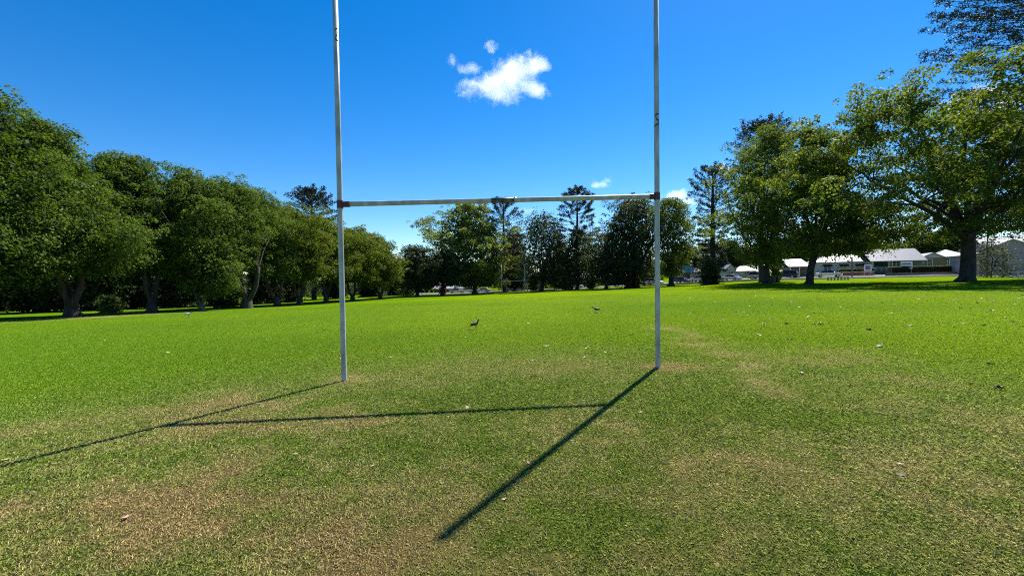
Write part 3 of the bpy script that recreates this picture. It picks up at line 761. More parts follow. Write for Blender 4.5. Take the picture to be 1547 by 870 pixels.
# ------------------------------------------------------------------ cars
M['glass']=noise_mat('car_glass',(.012,.014,.017),(.02,.022,.026),2,.06)
M['tyre']=plain('tyre',(.018,.018,.019),.9); M['rim']=plain('rim',(.45,.46,.48),.35,.7)
M['lamp_white']=plain('headlight',(.7,.72,.75),.1); M['lamp_red']=plain('tail_light',(.35,.01,.012),.2); M['plastic']=plain('dark_plastic',(.02,.02,.022),.6)
PAINT={'white':plain('car_white',(.72,.73,.74),.22,0,.04),'silver':plain('car_silver',(.45,.48,.52),.25,.5,.05),'navy':plain('car_navy',(.02,.03,.07),.2,0,.05),
       'grey':plain('car_grey',(.10,.11,.12),.25,.2,.05),'orange':plain('car_orange',(.55,.10,.03),.3,0,.05)}
def car(label,px,off,paint,kind='sedan',rev=False,shift=0,cat='car'):
    p,a=road_at(px,off)
    t=empty('parked_car',p,a+(PI if rev else 0)); tag(t,label,cat,'cars parked along the road')
    if kind=='sedan':
        Lc,Wc=4.5,.86; body=[(-2.22,.32),(-2.26,.62),(-2.2,.86),(-1.5,.93),(1.0,.92),(1.85,.80),(2.2,.62),(2.25,.36)]
        cab=[(-1.62,.92),(-1.0,1.38),(-.1,1.45),(.55,1.38),(1.2,.91)]
    elif kind=='suv':
        Lc,Wc=4.7,.92; body=[(-2.3,.4),(-2.34,.75),(-2.28,1.02),(-1.2,1.05),(1.05,1.04),(1.95,.95),(2.3,.78),(2.34,.42)]
        cab=[(-2.2,1.03),(-1.95,1.62),(-.6,1.74),(.35,1.68),(1.15,1.03)]
    else: # van
        Lc,Wc=4.9,.95; body=[(-2.4,.4),(-2.42,.9),(-2.4,1.1),(-1.0,1.12),(1.4,1.1),(2.1,1.0),(2.4,.8),(2.42,.42)]
        cab=[(-2.38,1.1),(-2.3,1.9),(-.6,1.98),(1.0,1.9),(1.75,1.08)]
    mb=MB(); n=len(body)
    # lower body: outline of the side, tumblehome towards the sills and shoulders
    secs=[]
    for y,s in ((-Wc,.0),(-Wc*.9,.05),(Wc*.9,.05),(Wc,.0)):
        secs.append([(x*(1 if s else .985),y,z+(.0 if not s else (.02 if z>.6 else -.02))) for x,z in body])
    Vv=[q for s_ in secs for q in s_]; Fc=[tuple(range(n)),tuple(range(4*n-1,3*n-1,-1))]
    for k in range(3):
        for i in range(n): Fc.append((k*n+i,(k+1)*n+i,(k+1)*n+(i+1)%n,k*n+(i+1)%n))
    mb.add(Vv,Fc); mb.build('body',PAINT[paint],t,bevel=.03)
    g=MB(); m_=len(cab)
    def cy(z): return Wc*.93-(z-cab[0][1])*.34
    Vv=[(x,-cy(z),z-.01) for x,z in cab]+[(x,cy(z),z-.01) for x,z in cab]
    g.add(Vv,[tuple(range(m_)),tuple(range(2*m_-1,m_-1,-1))]+[(i,i+m_,(i+1)%m_+m_,(i+1)%m_) for i in range(m_)])
    g.build('window',M['glass'],t)
    rf=MB(); top=cab[1:-1]; zt=[z for x,z in top]
    Vv=[(x*1.02,-cy(z)-.012,z-.05) for x,z in top]+[(x*1.02,-cy(z)+.06,z+.02) for x,z in top]+[(x*1.02,cy(z)-.06,z+.02) for x,z in top]+[(x*1.02,cy(z)+.012,z-.05) for x,z in top]
    q=len(top); Fc=[]
    for k in range(3):
        for i in range(q-1): Fc.append((k*q+i,k*q+i+1,(k+1)*q+i+1,(k+1)*q+i))
    rf.add(Vv,Fc)
    for s in (-1,1):   # pillars
        for (i,j) in ((0,1),(m_-2,m_-1)):
            x0,z0=cab[i];x1,z1=cab[j]
            rf.tube([(x0,s*(cy(z0)+.004),z0),(x1,s*(cy(z1)+.004),z1)],.045,6)
        xm=-.2; rf.tube([(xm,s*(cy(cab[0][1])+.004),cab[0][1]),(xm-.06,s*(cy(max(zt))+.004),max(zt)-.04)],.035,6)
    rf.build('roof',PAINT[paint],t,smooth=False)
    for x in (-1.38,1.40):
        for s in (-1,1):
            rad=.32 if kind=='sedan' else .36
            w=MB(); w.tube([(0,-.11,0),(0,-.09,0),(0,.09,0),(0,.11,0)],[rad*.93,rad,rad,rad*.93],20)
            wo=w.build('wheel',M['tyre'],t); wo.location=(x,s*(Wc-.06),rad)
            r=MB(); r.tube([(0,s*.10,0),(0,s*.125,0)],[rad*.66,rad*.6],16); r.build('rim',M['rim'],wo)
    for s in (-1,1):
        z=body[-2][1]; MB().ell((body[-2][0]-.04,s*Wc*.72,z-.0),(.1,.18,.08)).build('headlight',M['lamp_white'],t,smooth=True)
        z=body[1][1]; MB().ell((body[1][0]+.03,s*Wc*.74,z+.1),(.07,.16,.1)).build('tail_light',M['lamp_red'],t,smooth=True)
        MB().ell((.95,s*(Wc+.07),body[4][1]+.04),(.07,.1,.07)).build('wing_mirror',PAINT[paint],t,smooth=True)
    MB().box(body[0][0]-.03,body[-1][0]+.03,-Wc*.88,Wc*.88,.24,.42).build('bumper',M['plastic'],t,bevel=.04)
    return t
car('silver sedan parked before the cream house, seen side-on between plane trunks',1254,2.6,'silver','sedan',True)
car('navy blue station wagon parked left of the forked plane trunk',1186,1.5,'navy','suv')
car('silver hatchback mostly hidden behind the straight plane trunk',1145,1.6,'silver','suv',True)
car('white sedan parked right of the dark cone bush',1100,1.8,'white','sedan')
car('dark grey sedan nosing out behind the airy tree',1030,1.6,'grey','sedan',True)
car('white wagon between the grey sedan and the dark cone bush',1050,2.0,'white','suv')
car('white van glaring in the sun behind the massive thick-trunked tree',973,1.2,'white','van')
car('white sedan just right of the glaring white van',986,2.2,'white','sedan',True)
car('white sedan parked under the thin-domed pine',868,1.5,'white','sedan')
car('white hatchback seen through the distant goal',773,1.0,'white','suv')
car('orange car seen through the distant goal',784,1.6,'orange','sedan',True)
car('white sedan behind the loose plane tree, left of the distant goal',730,1.2,'white','sedan')
car('silver sedan in tree shade, next along from the dark red bush',690,1.4,'silver','sedan',True)
car('white wagon in tree shade left of the loose plane trunk',703,1.6,'white','suv')

# ------------------------------------------------------------------ houses
M['roof_white']=noise_mat('roof_metal',(.15,.15,.165),(.22,.22,.235),1.5,.45,.0,stretch=(6,6,1))
M['roof_tan']=noise_mat('roof_tile',(.30,.25,.2),(.42,.36,.3),4,.8)
M['roof_grey']=noise_mat('roof_grey',(.30,.31,.33),(.40,.41,.43),3,.7)
M['wall_cream']=noise_mat('weatherboard_cream',(.48,.45,.53),(.58,.55,.63),2,.7)
M['wall_green']=noise_mat('weatherboard_green',(.10,.15,.14),(.15,.20,.19),3,.7)
M['wall_brown']=noise_mat('brick_brown',(.19,.13,.09),(.28,.20,.14),9,.85)
M['wall_brick']=noise_mat('brick_red',(.16,.06,.045),(.26,.11,.08),9,.85)
M['wall_stone']=noise_mat('stone_grey',(.20,.185,.19),(.33,.31,.315),3.5,.85,.4)
M['wall_dim']=noise_mat('wall_dim',(.10,.08,.08),(.16,.13,.12),5,.85)
M['trim']=plain('white_trim',(.74,.75,.76),.5,0,.06); M['pane']=noise_mat('window_pane',(.02,.025,.03),(.05,.06,.07),1.2,.08)
M['awning']=plain('awning_dark',(.05,.05,.06),.8); M['timber']=noise_mat('timber_dark',(.06,.045,.035),(.13,.10,.075),8,.8,stretch=(1,1,.2))
def window(parent,x,y,z,w,h,nx=2,nz=2,awn=False):
    """on a wall that faces -y at plane y"""
    f=MB(); t=.09
    f.box(x-w/2-t,x+w/2+t,y-.06,y+.03,z-t,z); f.box(x-w/2-t,x+w/2+t,y-.06,y+.03,z+h,z+h+t)
    f.box(x-w/2-t,x-w/2,y-.06,y+.03,z,z+h); f.box(x+w/2,x+w/2+t,y-.06,y+.03,z,z+h)
    for i in range(1,nx): f.box(x-w/2+w*i/nx-.035,x-w/2+w*i/nx+.035,y-.055,y-.015,z,z+h)
    for i in range(1,nz): f.box(x-w/2,x+w/2,y-.045,y-.02,z+h*i/nz-.03,z+h*i/nz+.03)
    fr=f.build('window',M['trim'],parent)
    MB().box(x-w/2,x+w/2,y-.01,y+.02,z,z+h).build('pane',M['pane'],fr)
    if awn:
        aw=MB(); aw.add([(x-w/2-.2,y-.02,z+h+.15),(x+w/2+.2,y-.02,z+h+.15),(x+w/2+.2,y-.75,z+h-.35),(x-w/2-.2,y-.75,z+h-.35),
                         (x-w/2-.2,y-.02,z+h+.10),(x+w/2+.2,y-.02,z+h+.10),(x+w/2+.2,y-.75,z+h-.42),(x-w/2-.2,y-.75,z+h-.42)],
                        [(0,1,2,3),(7,6,5,4),(0,4,5,1),(2,6,7,3),(1,5,6,2),(0,3,7,4)])
        aw.build('awning',M['awning'],fr)
def hip(x0,x1,y0,y1,z,h,inset,ov=.5,t=.12):
    mb=MB(); x0-=ov;x1+=ov;y0-=ov;y1+=ov; ym=(y0+y1)/2
    V=[(x0,y0,z),(x1,y0,z),(x1,y1,z),(x0,y1,z),(x0+inset,ym,z+h),(x1-inset,ym,z+h)]
    V+=[(a,b_,z-t) for a,b_,c in V[:4]]
    mb.add(V,[(0,1,5,4),(1,2,5),(2,3,4,5),(3,0,4),(0,6,7,1),(1,7,8,2),(2,8,9,3),(3,9,6,0),(9,8,7,6)]); return mb
def gable_x(x0,x1,y0,y1,z,h,ov=.5,t=.16):
    """ridge along x"""
    mb=MB(); x0-=ov;x1+=ov; ym=(y0+y1)/2; s=h/((y1-y0)/2)
    for ya in (y0,y1):
        yo=ya+(-ov if ya<ym else ov); zo=z-ov*s
        mb.add([(x0,yo,zo),(x1,yo,zo),(x1,ym,z+h),(x0,ym,z+h),(x0,yo,zo-t),(x1,yo,zo-t),(x1,ym,z+h-t),(x0,ym,z+h-t)],
               [(0,1,2,3),(7,6,5,4),(0,4,5,1),(1,5,6,2),(3,2,6,7),(0,3,7,4)])
    return mb
def gable_y(x0,x1,y0,y1,z,h,ov=.5,t=.16):
    mb=MB(); y0-=ov;y1+=ov; xm=(x0+x1)/2; s=h/((x1-x0)/2)
    for xa in (x0,x1):
        xo=xa+(-ov if xa<xm else ov); zo=z-ov*s
        mb.add([(xo,y0,zo),(xo,y1,zo),(xm,y1,z+h),(xm,y0,z+h),(xo,y0,zo-t),(xo,y1,zo-t),(xm,y1,z+h-t),(xm,y0,z+h-t)],
               [(0,1,2,3),(7,6,5,4),(0,4,5,1),(1,5,6,2),(3,2,6,7),(0,3,7,4)])
    return mb
def house(label,pl,pr,Y,rz=0,cat='house',name='house'):
    a=on_ground((pl+pr)/2,Y)
    w=abs(at(pl,415,Y).x-at(pr,415,Y).x)
    ang=-math.atan2(a.x,a.y)*.6+rz
    u=Vector((math.cos(ang),math.sin(ang),0)); ends_=[]
    for px_ in (pl,pr):     # where the front wall's line meets these two lines of sight
        v=ray(px_,415); d=Vector((v.x/v.y,1,0)); den=d.x*u.y-d.y*u.x
        k=(a.x*u.y-a.y*u.x)/den; ends_.append(Vector((d.x*k,k,0)))
    mid=(ends_[0]+ends_[1])/2; w=(ends_[1]-ends_[0]).length
    a=Vector((mid.x,mid.y,gzf(mid.x,mid.y))); Y=mid.y
    t=empty(name,a,ang); tag(t,label,cat,'houses along the road'); return t,w,(lambda py: at((pl+pr)/2,py,Y).z-a.z)

# long cream house
t,w,Z=house('long cream weatherboard house with pale hipped roof and three dark awnings',1231,1320,93,.0)
e=Z(395.5); r=Z(386)
MB().box(-w/2,w/2,0,8,-.6,e).build('wall',M['wall_cream'],t)
hip(-w/2,w/2,0,8,e+.02,r-e+.55,4.0).build('roof',M['roof_white'],t)
for fx in (-.28,0,.27): window(t,fx*w,-.01,e-2.0,1.3,1.35,2,2,True)
MB().box(-w/2-.02,w/2+.02,-.05,-.005,-.6,.35).build('plinth',M['wall_brick'],t)
# carport wing
t,w,Z=house('low shed with bright white skillion roof left of the forked plane trunk',1194,1222,92,.0)
e=Z(402.5)
MB().box(-w/2,w/2,1.5,7,-.5,e-.1).build('wall',M['wall_dim'],t)
rf=MB(); h2=Z(393)-e
rf.add([(-w/2-.4,-.4,e),(w/2+.4,-.4,e),(w/2+.4,7.4,e+h2+.5),(-w/2-.4,7.4,e+h2+.5),(-w/2-.4,-.4,e-.15),(w/2+.4,-.4,e-.15),(w/2+.4,7.4,e+h2+.35),(-w/2-.4,7.4,e+h2+.35)],[(0,1,2,3),(7,6,5,4),(0,4,5,1),(1,5,6,2),(2,6,7,3),(3,7,4,0)])
rf.build('roof',M['roof_white'],t)
for x in (-w/2,0,w/2): MB().box(x-.07,x+.07,-.05,.09,-.4,e-.16).build('post',M['trim'],t)
# green house
t,w,Z=house('green weatherboard house with white gabled roof and railed porch',1318,1394,88,.12)
e=Z(391.5); r=Z(377.5)
MB().box(-w/2+3.0,w/2,0,8,-.6,e).build('wall',M['wall_green'],t)
MB().box(-w/2,w/2+.02,-.12,7.9,-.6,.55).build('plinth',M['wall_dim'],t)
g=MB(); g.add([(w/2-.02,0,e),(w/2-.02,8,e),(w/2-.02,4,e+(r-e)*.95)],[(0,1,2)]); g.build('gable',M['wall_cream'],t)
gable_x(-w/2,w/2,0,8,e,r-e+.4,.55).build('roof',M['roof_white'],t)
for x in (-w/2+4.1,-w/2+5.9): window(t,x,-.01,e-2.1,1.2,1.7,2,3)
pr_=MB()
for k in range(14): pr_.box(-w/2+.1+k*.21,-w/2+.14+k*.21,.0,.05,.6,1.45)
pr_.box(-w/2,-w/2+3,-.02,.07,1.45,1.53); pr_.build('railing',M['trim'],t)
for x in (-w/2+.05,-w/2+2.9): MB().box(x-.06,x+.06,0,.12,.55,e-.05).build('post',M['trim'],t)
MB().box(w/2-2.4,w/2-1.5,-.05,-.005,.55,2.6).build('door',M['timber'],t)
# brown gabled house
t,w,Z=house('brown brick house whose small pale gable faces the road',1388,1456,90,-.05)
e=Z(389); 
MB().box(-w/2,w*.12,0,8,-.6,e).build('wall',M['wall_brown'],t)
g=MB(); x0,x1=-w/2,w*.12; zt=Z(381)-e
g.add([(x0,-.03,e),(x1,-.03,e),((x0+x1)/2,-.03,e+zt),(x0,.05,e),(x1,.05,e),((x0+x1)/2,.05,e+zt)],[(0,1,2),(5,4,3),(0,3,4,1)]); g.build('gable',M['wall_cream'],t)
gable_y(x0,x1,0,8,e,zt,.45).build('roof',M['roof_white'],t)
window(t,x0+w*.2,-.01,e-1.75,w*.2,1.4,2,2)
MB().box(w*.12+.02,w/2,1.5,9,-.6,e).build('side_wing',M['wall_cream'],t)
hip(w*.12-1,w/2+1.5,1.5,11,e+.05,Z(376)-e,3).build('wing_roof',M['roof_white'],t)
for k in range(3): window(t,w*.2+k*w*.115,1.49,e-1.7,w*.085,1.3,2,2)
# grey stone building
t,w,Z=house('grey stone two storey building with gabled roof behind the bare bush',1468,1600,70,.05,'building','stone_building')
e=Z(372)
MB().box(-w/2+2.2,w/2,0,10,-.8,e).build('wall',M['wall_stone'],t)
MB().box(-w/2,-w/2+2.2,1.2,8,-.8,Z(383)).build('side_wing',M['wall_stone'],t)
wr=MB(); z0=Z(383); wr.add([(-w/2-.4,.8,z0),(-w/2+2.18,.8,z0+.5),(-w/2+2.18,8.4,z0+.5),(-w/2-.4,8.4,z0),(-w/2-.4,.8,z0-.15),(-w/2+2.18,.8,z0+.35),(-w/2+2.18,8.4,z0+.35),(-w/2-.4,8.4,z0-.15)],[(0,1,2,3),(7,6,5,4),(0,4,5,1),(1,5,6,2),(2,6,7,3),(3,7,4,0)]); wr.build('wing_roof',M['roof_white'],t)
xa,xb=-w/2+2.2,-w/2+2.2+5.2; g=MB(); g.add([(xa,-.02,e),(xb,-.02,e),((xa+xb)/2,-.02,e+1.3),(xa,.05,e),(xb,.05,e),((xa+xb)/2,.05,e+1.3)],[(0,1,2),(5,4,3)]); g.build('gable',M['wall_stone'],t)
gable_y(xa,xb,0,5,e,1.3,.4).build('gable_roof',M['roof_grey'],t)
gable_x(xa+.2,w/2,.6,10,e,2.1,.5).build('roof',M['roof_grey'],t)
window(t,xb+1.6,-.01,e-2,1.2,1.3)
# farther houses
def simple_house(label,pl,pr,Y,eave,ridge,wall,roof,rz=0,kind='hip'):
    t,w,Z=house(label,pl,pr,Y,rz); e=Z(eave); h=Z(ridge)-e
    MB().box(-w/2,w/2,0,8,-.8,e).build('wall',M[wall],t)
    if kind=='hip': hip(-w/2,w/2,0,8,e+.02,h+.4,min(3,w*.4),.5).build('roof',M[roof],t)
    else:
        gable_y(-w/2,w/2,0,8,e,h,.4).build('roof',M[roof],t)
        g=MB(); g.add([(-w/2,-.02,e),(w/2,-.02,e),(0,-.02,e+h)],[(0,1,2)]); g.build('gable',M[wall],t)
    for k in range(max(1,int(w//4))): window(t,-w/2+w*(k+.5)/max(1,int(w//4)),-.01,max(.7,e-2.1),1.2,1.2)
    return t
simple_house('tan tiled house beyond the far corner, seen between the airy tree and slim pine',1018,1060,128,411,403,'wall_dim','roof_tan')
simple_house('small white gabled house behind the white sedan across the road',1094,1114,116,408,399,'wall_cream','roof_white',0,'gable')
simple_house('low white roofed house left of the straight plane trunk',1114,1142,114,409,404,'wall_cream','roof_white')
simple_house('house with one bright roof slope just right of the distant goal',796,822,134.5,423,411,'wall_dim','roof_white',.5,'gable')
simple_house('dim brick house in shade behind the small leaning dark tree',918,952,134.5,416,411,'wall_dim','roof_tan')
simple_house('shed with tiny bright white roof by the round green bushes',884,906,135,420,415,'wall_dim','roof_white',.3)
simple_house('pale house glimpsed behind the low dark trees at the wood end',655,700,137,436,424,'wall_dim','roof_grey')

# garden walls, hedges, signs
def along(pl,pr,Y0,Y1,n=14):
    return [on_ground(pl+(pr-pl)*k/n, Y0+(Y1-Y0)*k/n) for k in range(n+1)]
def wall_run(name,label,cat,pts,h,th,mat,cap=None):
    t=empty(name,pts[0]); tag(t,label,cat)
    b=pts[0]; mb=MB(); cp=MB()
    def strip(mb_,z0,z1,tt):
        V=[];Fc=[]
        for p in pts:
            d=p-b; V+=[(d.x,d.y-tt,d.z+z0),(d.x,d.y+tt,d.z+z0),(d.x,d.y+tt,d.z+z1),(d.x,d.y-tt,d.z+z1)]
        for i in range(len(pts)-1):
            for k in range(4): Fc.append((4*i+k,4*i+(k+1)%4,4*i+4+(k+1)%4,4*i+4+k))
        q=4*(len(pts)-1); Fc+=[(3,2,1,0),(q,q+1,q+2,q+3)]; mb_.add(V,Fc)
    strip(mb,-.4,h,th); mb.build('wall',mat,t)
    if cap: strip(cp,h+.002,h+.09,th+.04); cp.build('coping',cap,t)
    return t
wall_run('garden_wall','low red brick garden wall before the long cream house','wall',along(1262,1320,87,84),.85,.15,M['wall_brick'],M['concrete'])
wall_run('garden_wall','dim low retaining wall under the clipped hedge','wall',along(1338,1456,80,77),.55,.15,M['wall_dim'])
def hedge(label,pts,h,th,n,seed,zoff=0,leaf=.14):
    rg=np.random.default_rng(seed); b=pts[0]; t=empty('hedge',b); tag(t,label,'hedge')
    A=np.array([tuple(p-b) for p in pts]); u=rg.random(n)*(len(A)-1.001); i=u.astype(int); f=(u-i)[:,None]
    C=A[i]*(1-f)+A[i+1]*f
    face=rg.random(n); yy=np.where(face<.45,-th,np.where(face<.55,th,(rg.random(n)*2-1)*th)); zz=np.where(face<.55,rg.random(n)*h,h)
    C=C+np.stack([rg.normal(size=n)*.03,yy+rg.normal(size=n)*.06,zoff+zz+rg.normal(size=n)*.05],-1)
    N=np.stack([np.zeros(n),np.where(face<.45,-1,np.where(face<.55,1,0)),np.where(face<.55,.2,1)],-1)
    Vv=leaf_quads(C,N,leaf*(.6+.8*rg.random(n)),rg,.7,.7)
    link('foliage',np_mesh('foliage',Vv,np.arange(len(Vv),dtype=np.int32).reshape(-1,4),4,tint=np.clip(np.where(face>=.55,.6,.1)+rg.random(n)*.4,0,1)),M['hedge'],t)  # top leaves tinted paler than the sides, sunlight put into the colour
    core=MB(); q=[]
    Fc=[]
    for p in A: q+=[(p[0],p[1]-th*.85,p[2]+zoff-.3),(p[0],p[1]+th*.85,p[2]+zoff-.3),(p[0],p[1]+th*.85,p[2]+zoff+h*.93),(p[0],p[1]-th*.85,p[2]+zoff+h*.93)]
    for k in range(len(A)-1):
        for j in range(4): Fc.append((4*k+j,4*k+(j+1)%4,4*k+4+(j+1)%4,4*k+4+j))
    Fc+=[(3,2,1,0),tuple(4*(len(A)-1)+j for j in range(4))]
    core.add(q,Fc); core.build('branches',M['bark_dark'],t)
hedge('long clipped hedge with straw coloured top tinted as sunlit before the green and brown houses',along(1344,1456,82,79),1.35,.6,9000,7,.3)
hedge('low hedge above the red brick garden wall',along(1266,1318,88.4,85.6),.55,.5,2600,8,.8,.18)
def sign(label,px,Y,py0,py1,wpx,stripes):
    p=on_ground(px,Y); w=wpx/F*Y; z0=at(px,py1,Y).z-p.z; z1=at(px,py0,Y).z-p.z
    t=empty('sign_board',p,-math.atan2(p.x,p.y)*.7); tag(t,label,'sign')
    MB().box(-w/2,w/2,-.03,.03,z0,z1).build('board',M['trim'],t)
    for s in (-1,1): MB().box(s*w*.42-.04,s*w*.42+.04,.032,.11,-.4,z1-.1).build('post',M['steel'],t)
    bl=MB(); rg2=random.Random(3); k=0
    for (v0,v1,u0,u1) in stripes:
        x=u0
        while x<u1-.02:
            l=min(rg2.uniform(.05,.1),u1-x); bl.box(-w/2+w*x,-w/2+w*(x+l*.82),-.036,-.031,z0+(z1-z0)*v0,z0+(z1-z0)*v1); x+=l
    bl.build('lettering',M['sign_blue'],t)
M['sign_blue']=plain('sign_blue',(.03,.05,.18),.5)
sign('white board with two lines of blue lettering before the green house',1369.5,81,395,406.5,13,[(.58,.78,.12,.88),(.18,.4,.12,.88)])
sign('small white framed notice at the end of the brick garden wall',1311,84,400,409,8.5,[(.12,.85,.14,.86)])

# ------------------------------------------------------------------ park furniture
def street_lamp(label,px,Y,top,head=True,r=.07):
    p=on_ground(px,Y); h=at(px,top,Y).z-p.z
    t=empty('street_lamp' if head else 'utility_pole',p); tag(t,label,'lamp post' if head else 'pole')
    MB().tube([(0,0,-.3),(0,0,h*.5),(0,0,h)],[r*1.2,r,r*.8],12).build('pole',M['steel'] if head else M['timber'],t,smooth=True)
    if head:
        MB().ell((0,0,h+.12),(.28,.28,.2)).build('lamp_head',M['trim'],t,smooth=True)
        MB().tube([(0,0,h-.12),(0,0,h+.0)],[.1,.14],10).build('collar',M['steel'],t)
street_lamp('white headed park lamp between the airy tree and the dark cone bush',1044,100,396)
street_lamp('thin dark pole standing before the long cream house',1287,78,389,False,.11)
street_lamp('dark pole rising through the bare bush by the stone building',1491,57,344,False,.09)
p=on_ground(797,114); t=empty('service_pole',p); tag(t,'pale pole with short cross arms right of the distant goal','pole')
h=at(797,409,114).z-p.z
MB().tube([(0,0,-.3),(0,0,h)],.12,10).build('pole',M['steel'],t,smooth=True)
for k,zz in enumerate((.35,.62)): MB().box(-.9,1.1,-.06,.06,h*zz,h*zz+.14).build('cross_arm',M['trim'],t)

M['bin_green']=plain('bin_green',(.02,.05,.03),.5); M['bin_yellow']=plain('bin_yellow',(.5,.38,.03),.5)
for i,(px,lab,lid) in enumerate([(1168,'green wheelie bin nearest the straight plane trunk','bin_green'),(1174.5,'green wheelie bin farther from the straight plane trunk, in the shade','bin_green')]):
    p=on_ground(px,62.5); t=empty('wheelie_bin',p,.2*i); tag(t,lab,'bin','bins under the plane tree')
    b_=MB(); b_.add([(-.22,-.25,.05),(.22,-.25,.05),(.22,.25,.05),(-.22,.25,.05),(-.3,-.34,1.0),(.3,-.34,1.0),(.3,.34,1.0),(-.3,.34,1.0)],[(3,2,1,0),(4,5,6,7),(0,1,5,4),(1,2,6,5),(2,3,7,6),(3,0,4,7)]); b_.build('bin_body',M['bin_green'],t,bevel=.02)
    MB().box(-.32,.32,-.37,.36,1.005,1.08).build('lid',M[lid],t,bevel=.02)
    for s in (-1,1):
        MB().tube([(s*.24,.3,.12),(s*.30,.3,.12)],.12,14).build('wheel',M['tyre'],t)
# low bench with a row of legs, behind the forked plane trunk
def bench(label,px,Y,L_,h,n,rz=0):
    p=on_ground(px,Y); t=empty('park_bench',p,rz); tag(t,label,'bench')
    MB().box(-L_/2,L_/2,-.2,.2,h,h+.06).build('seat',M['timber'],t,bevel=.01)
    for k in range(n):
        x=-L_/2+.08+(L_-.16)*k/(n-1); MB().box(x-.04,x+.04,-.16,.16,-.2,h-.002).build('leg',M['steel'],t)
bench('long low bench with a row of legs on the grass before the silver sedan',1266,64,3.3,.48,7)
p=on_ground(1538,50); t=empty('picnic_table',p,.1); tag(t,'small table on one leg standing in tree shade before the stone building','table')
MB().box(-.95,.95,-.38,.38,.74,.80).build('tabletop',M['concrete'],t,bevel=.01); MB().tube([(0,0,-.2),(0,0,.738)],[.1,.08],10).build('leg',M['steel'],t); MB().box(-.3,.3,-.3,.3,-.1,.04).build('base',M['concrete'],t)
# low pale rail by the far road
p=on_ground(724,113); t=empty('barrier_rail',p,0); tag(t,'low pale barrier rail by the road behind the loose plane tree','barrier')
MB().box(-2.0,2.0,-.05,.05,.75,.92).build('rail',M['trim'],t)
for k in range(4): MB().box(-1.9+k*1.25,-1.78+k*1.25,-.04,.04,-.2,.748).build('post',M['trim'],t)

# ------------------------------------------------------------------ birds
M['feather_dark']=noise_mat('feather_dark',(.012,.012,.014),(.035,.035,.04),20,.6); M['feather_white']=noise_mat('feather_white',(.55,.54,.5),(.72,.71,.68),12,.7)
M['bill']=plain('bill',(.02,.018,.017),.5)
def bird(label,px,py,height,heading,body_mat,head_mat,pose,group=None,name='ibis'):
    p=hit(px,py); t=empty(name,p,heading); tag(t,label,'bird',group); k=height/.5
    # one continuous body: skin along a spine
    me=bpy.data.meshes.new('body')
    if pose=='up':   pts=[(-.27,0,.20,.02),(-.16,0,.255,.055),(-.03,0,.30,.088),(.08,0,.345,.075),(.14,0,.40,.04),(.17,0,.455,.03),(.195,0,.50,.036),(.225,0,.50,.022)]
    else:            pts=[(-.28,0,.25,.02),(-.16,0,.275,.06),(-.02,0,.29,.09),(.10,0,.31,.075),(.17,0,.36,.036),(.22,0,.41,.027),(.26,0,.44,.034),(.29,0,.43,.022)]
    mb=MB(); n=14
    fine=[]
    for i in range(len(pts)-1):
        for q in range(3):
            u=q/3; fine.append(tuple(pts[i][c]*(1-u)+pts[i+1][c]*u for c in range(4)))
    fine.append(pts[-1])
    mb.tube([tuple(c*k for c in q[:3]) for q in fine],[q[3]*k for q in fine],n)
    mb.build('body',body_mat,t,smooth=True)
    hx,hz=pts[-2][0],pts[-2][2]
    MB().ell((hx*k,0,hz*k),(.045*k,.036*k,.038*k)).build('head',head_mat,t,smooth=True)
    bl=MB(); bl.tube([((hx+.03)*k,0,hz*k),((hx+.10)*k,0,(hz-.012)*k),((hx+.16)*k,0,(hz-.045)*k),((hx+.20)*k,0,(hz-.09)*k)],[.012*k,.009*k,.006*k,.003*k],8); bl.build('bill',M['bill'],t,smooth=True)
    for s in (-1,1):
        lg=MB(); x=.0 if s>0 else .05
        lg.tube([(.01*k,s*.035*k,.26*k),((x+.03)*k,s*.04*k,.14*k),(x*k,s*.04*k,.01*k)],[.018*k,.008*k,.007*k],8)
        for a in (-.5,0,.5): lg.tube([(x*k,s*.04*k,.012*k),((x+.06*math.cos(a))*k,(s*.04+.06*math.sin(a))*k,.004*k)],.005*k,6)
        lg.build('leg',M['bill'],t,smooth=True)
        wg=MB(); wg.ell((-.06*k,s*.075*k,.285*k),(.17*k,.022*k,.062*k)); wg.build('wing',body_mat,t,smooth=True)
    tl=MB(); tl.add([(-.22*k,-.035*k,.23*k),(-.22*k,.035*k,.23*k),(-.37*k,.03*k,.17*k),(-.37*k,-.03*k,.17*k),(-.22*k,-.035*k,.215*k),(-.22*k,.035*k,.215*k),(-.37*k,.03*k,.162*k),(-.37*k,-.03*k,.162*k)],[(0,1,2,3),(7,6,5,4),(0,4,5,1),(1,5,6,2),(2,6,7,3),(3,7,4,0)]); tl.build('tail',M['feather_dark'],t)
bird('dark bird standing upright on the grass, nearer the left goal post',718,498,.35,.5,M['feather_dark'],M['feather_dark'],'up','birds feeding on the field','wading_bird')
bird('dark bird crouched lower on the grass, nearer the right goal post',901,473,.36,PI-.25,M['feather_dark'],M['feather_dark'],'low','birds feeding on the field','wading_bird')
bird('white ibis with black head walking by the shaded wood',284,480,.48,.1,M['feather_white'],M['feather_dark'],'low','birds feeding on the field','wading_bird')

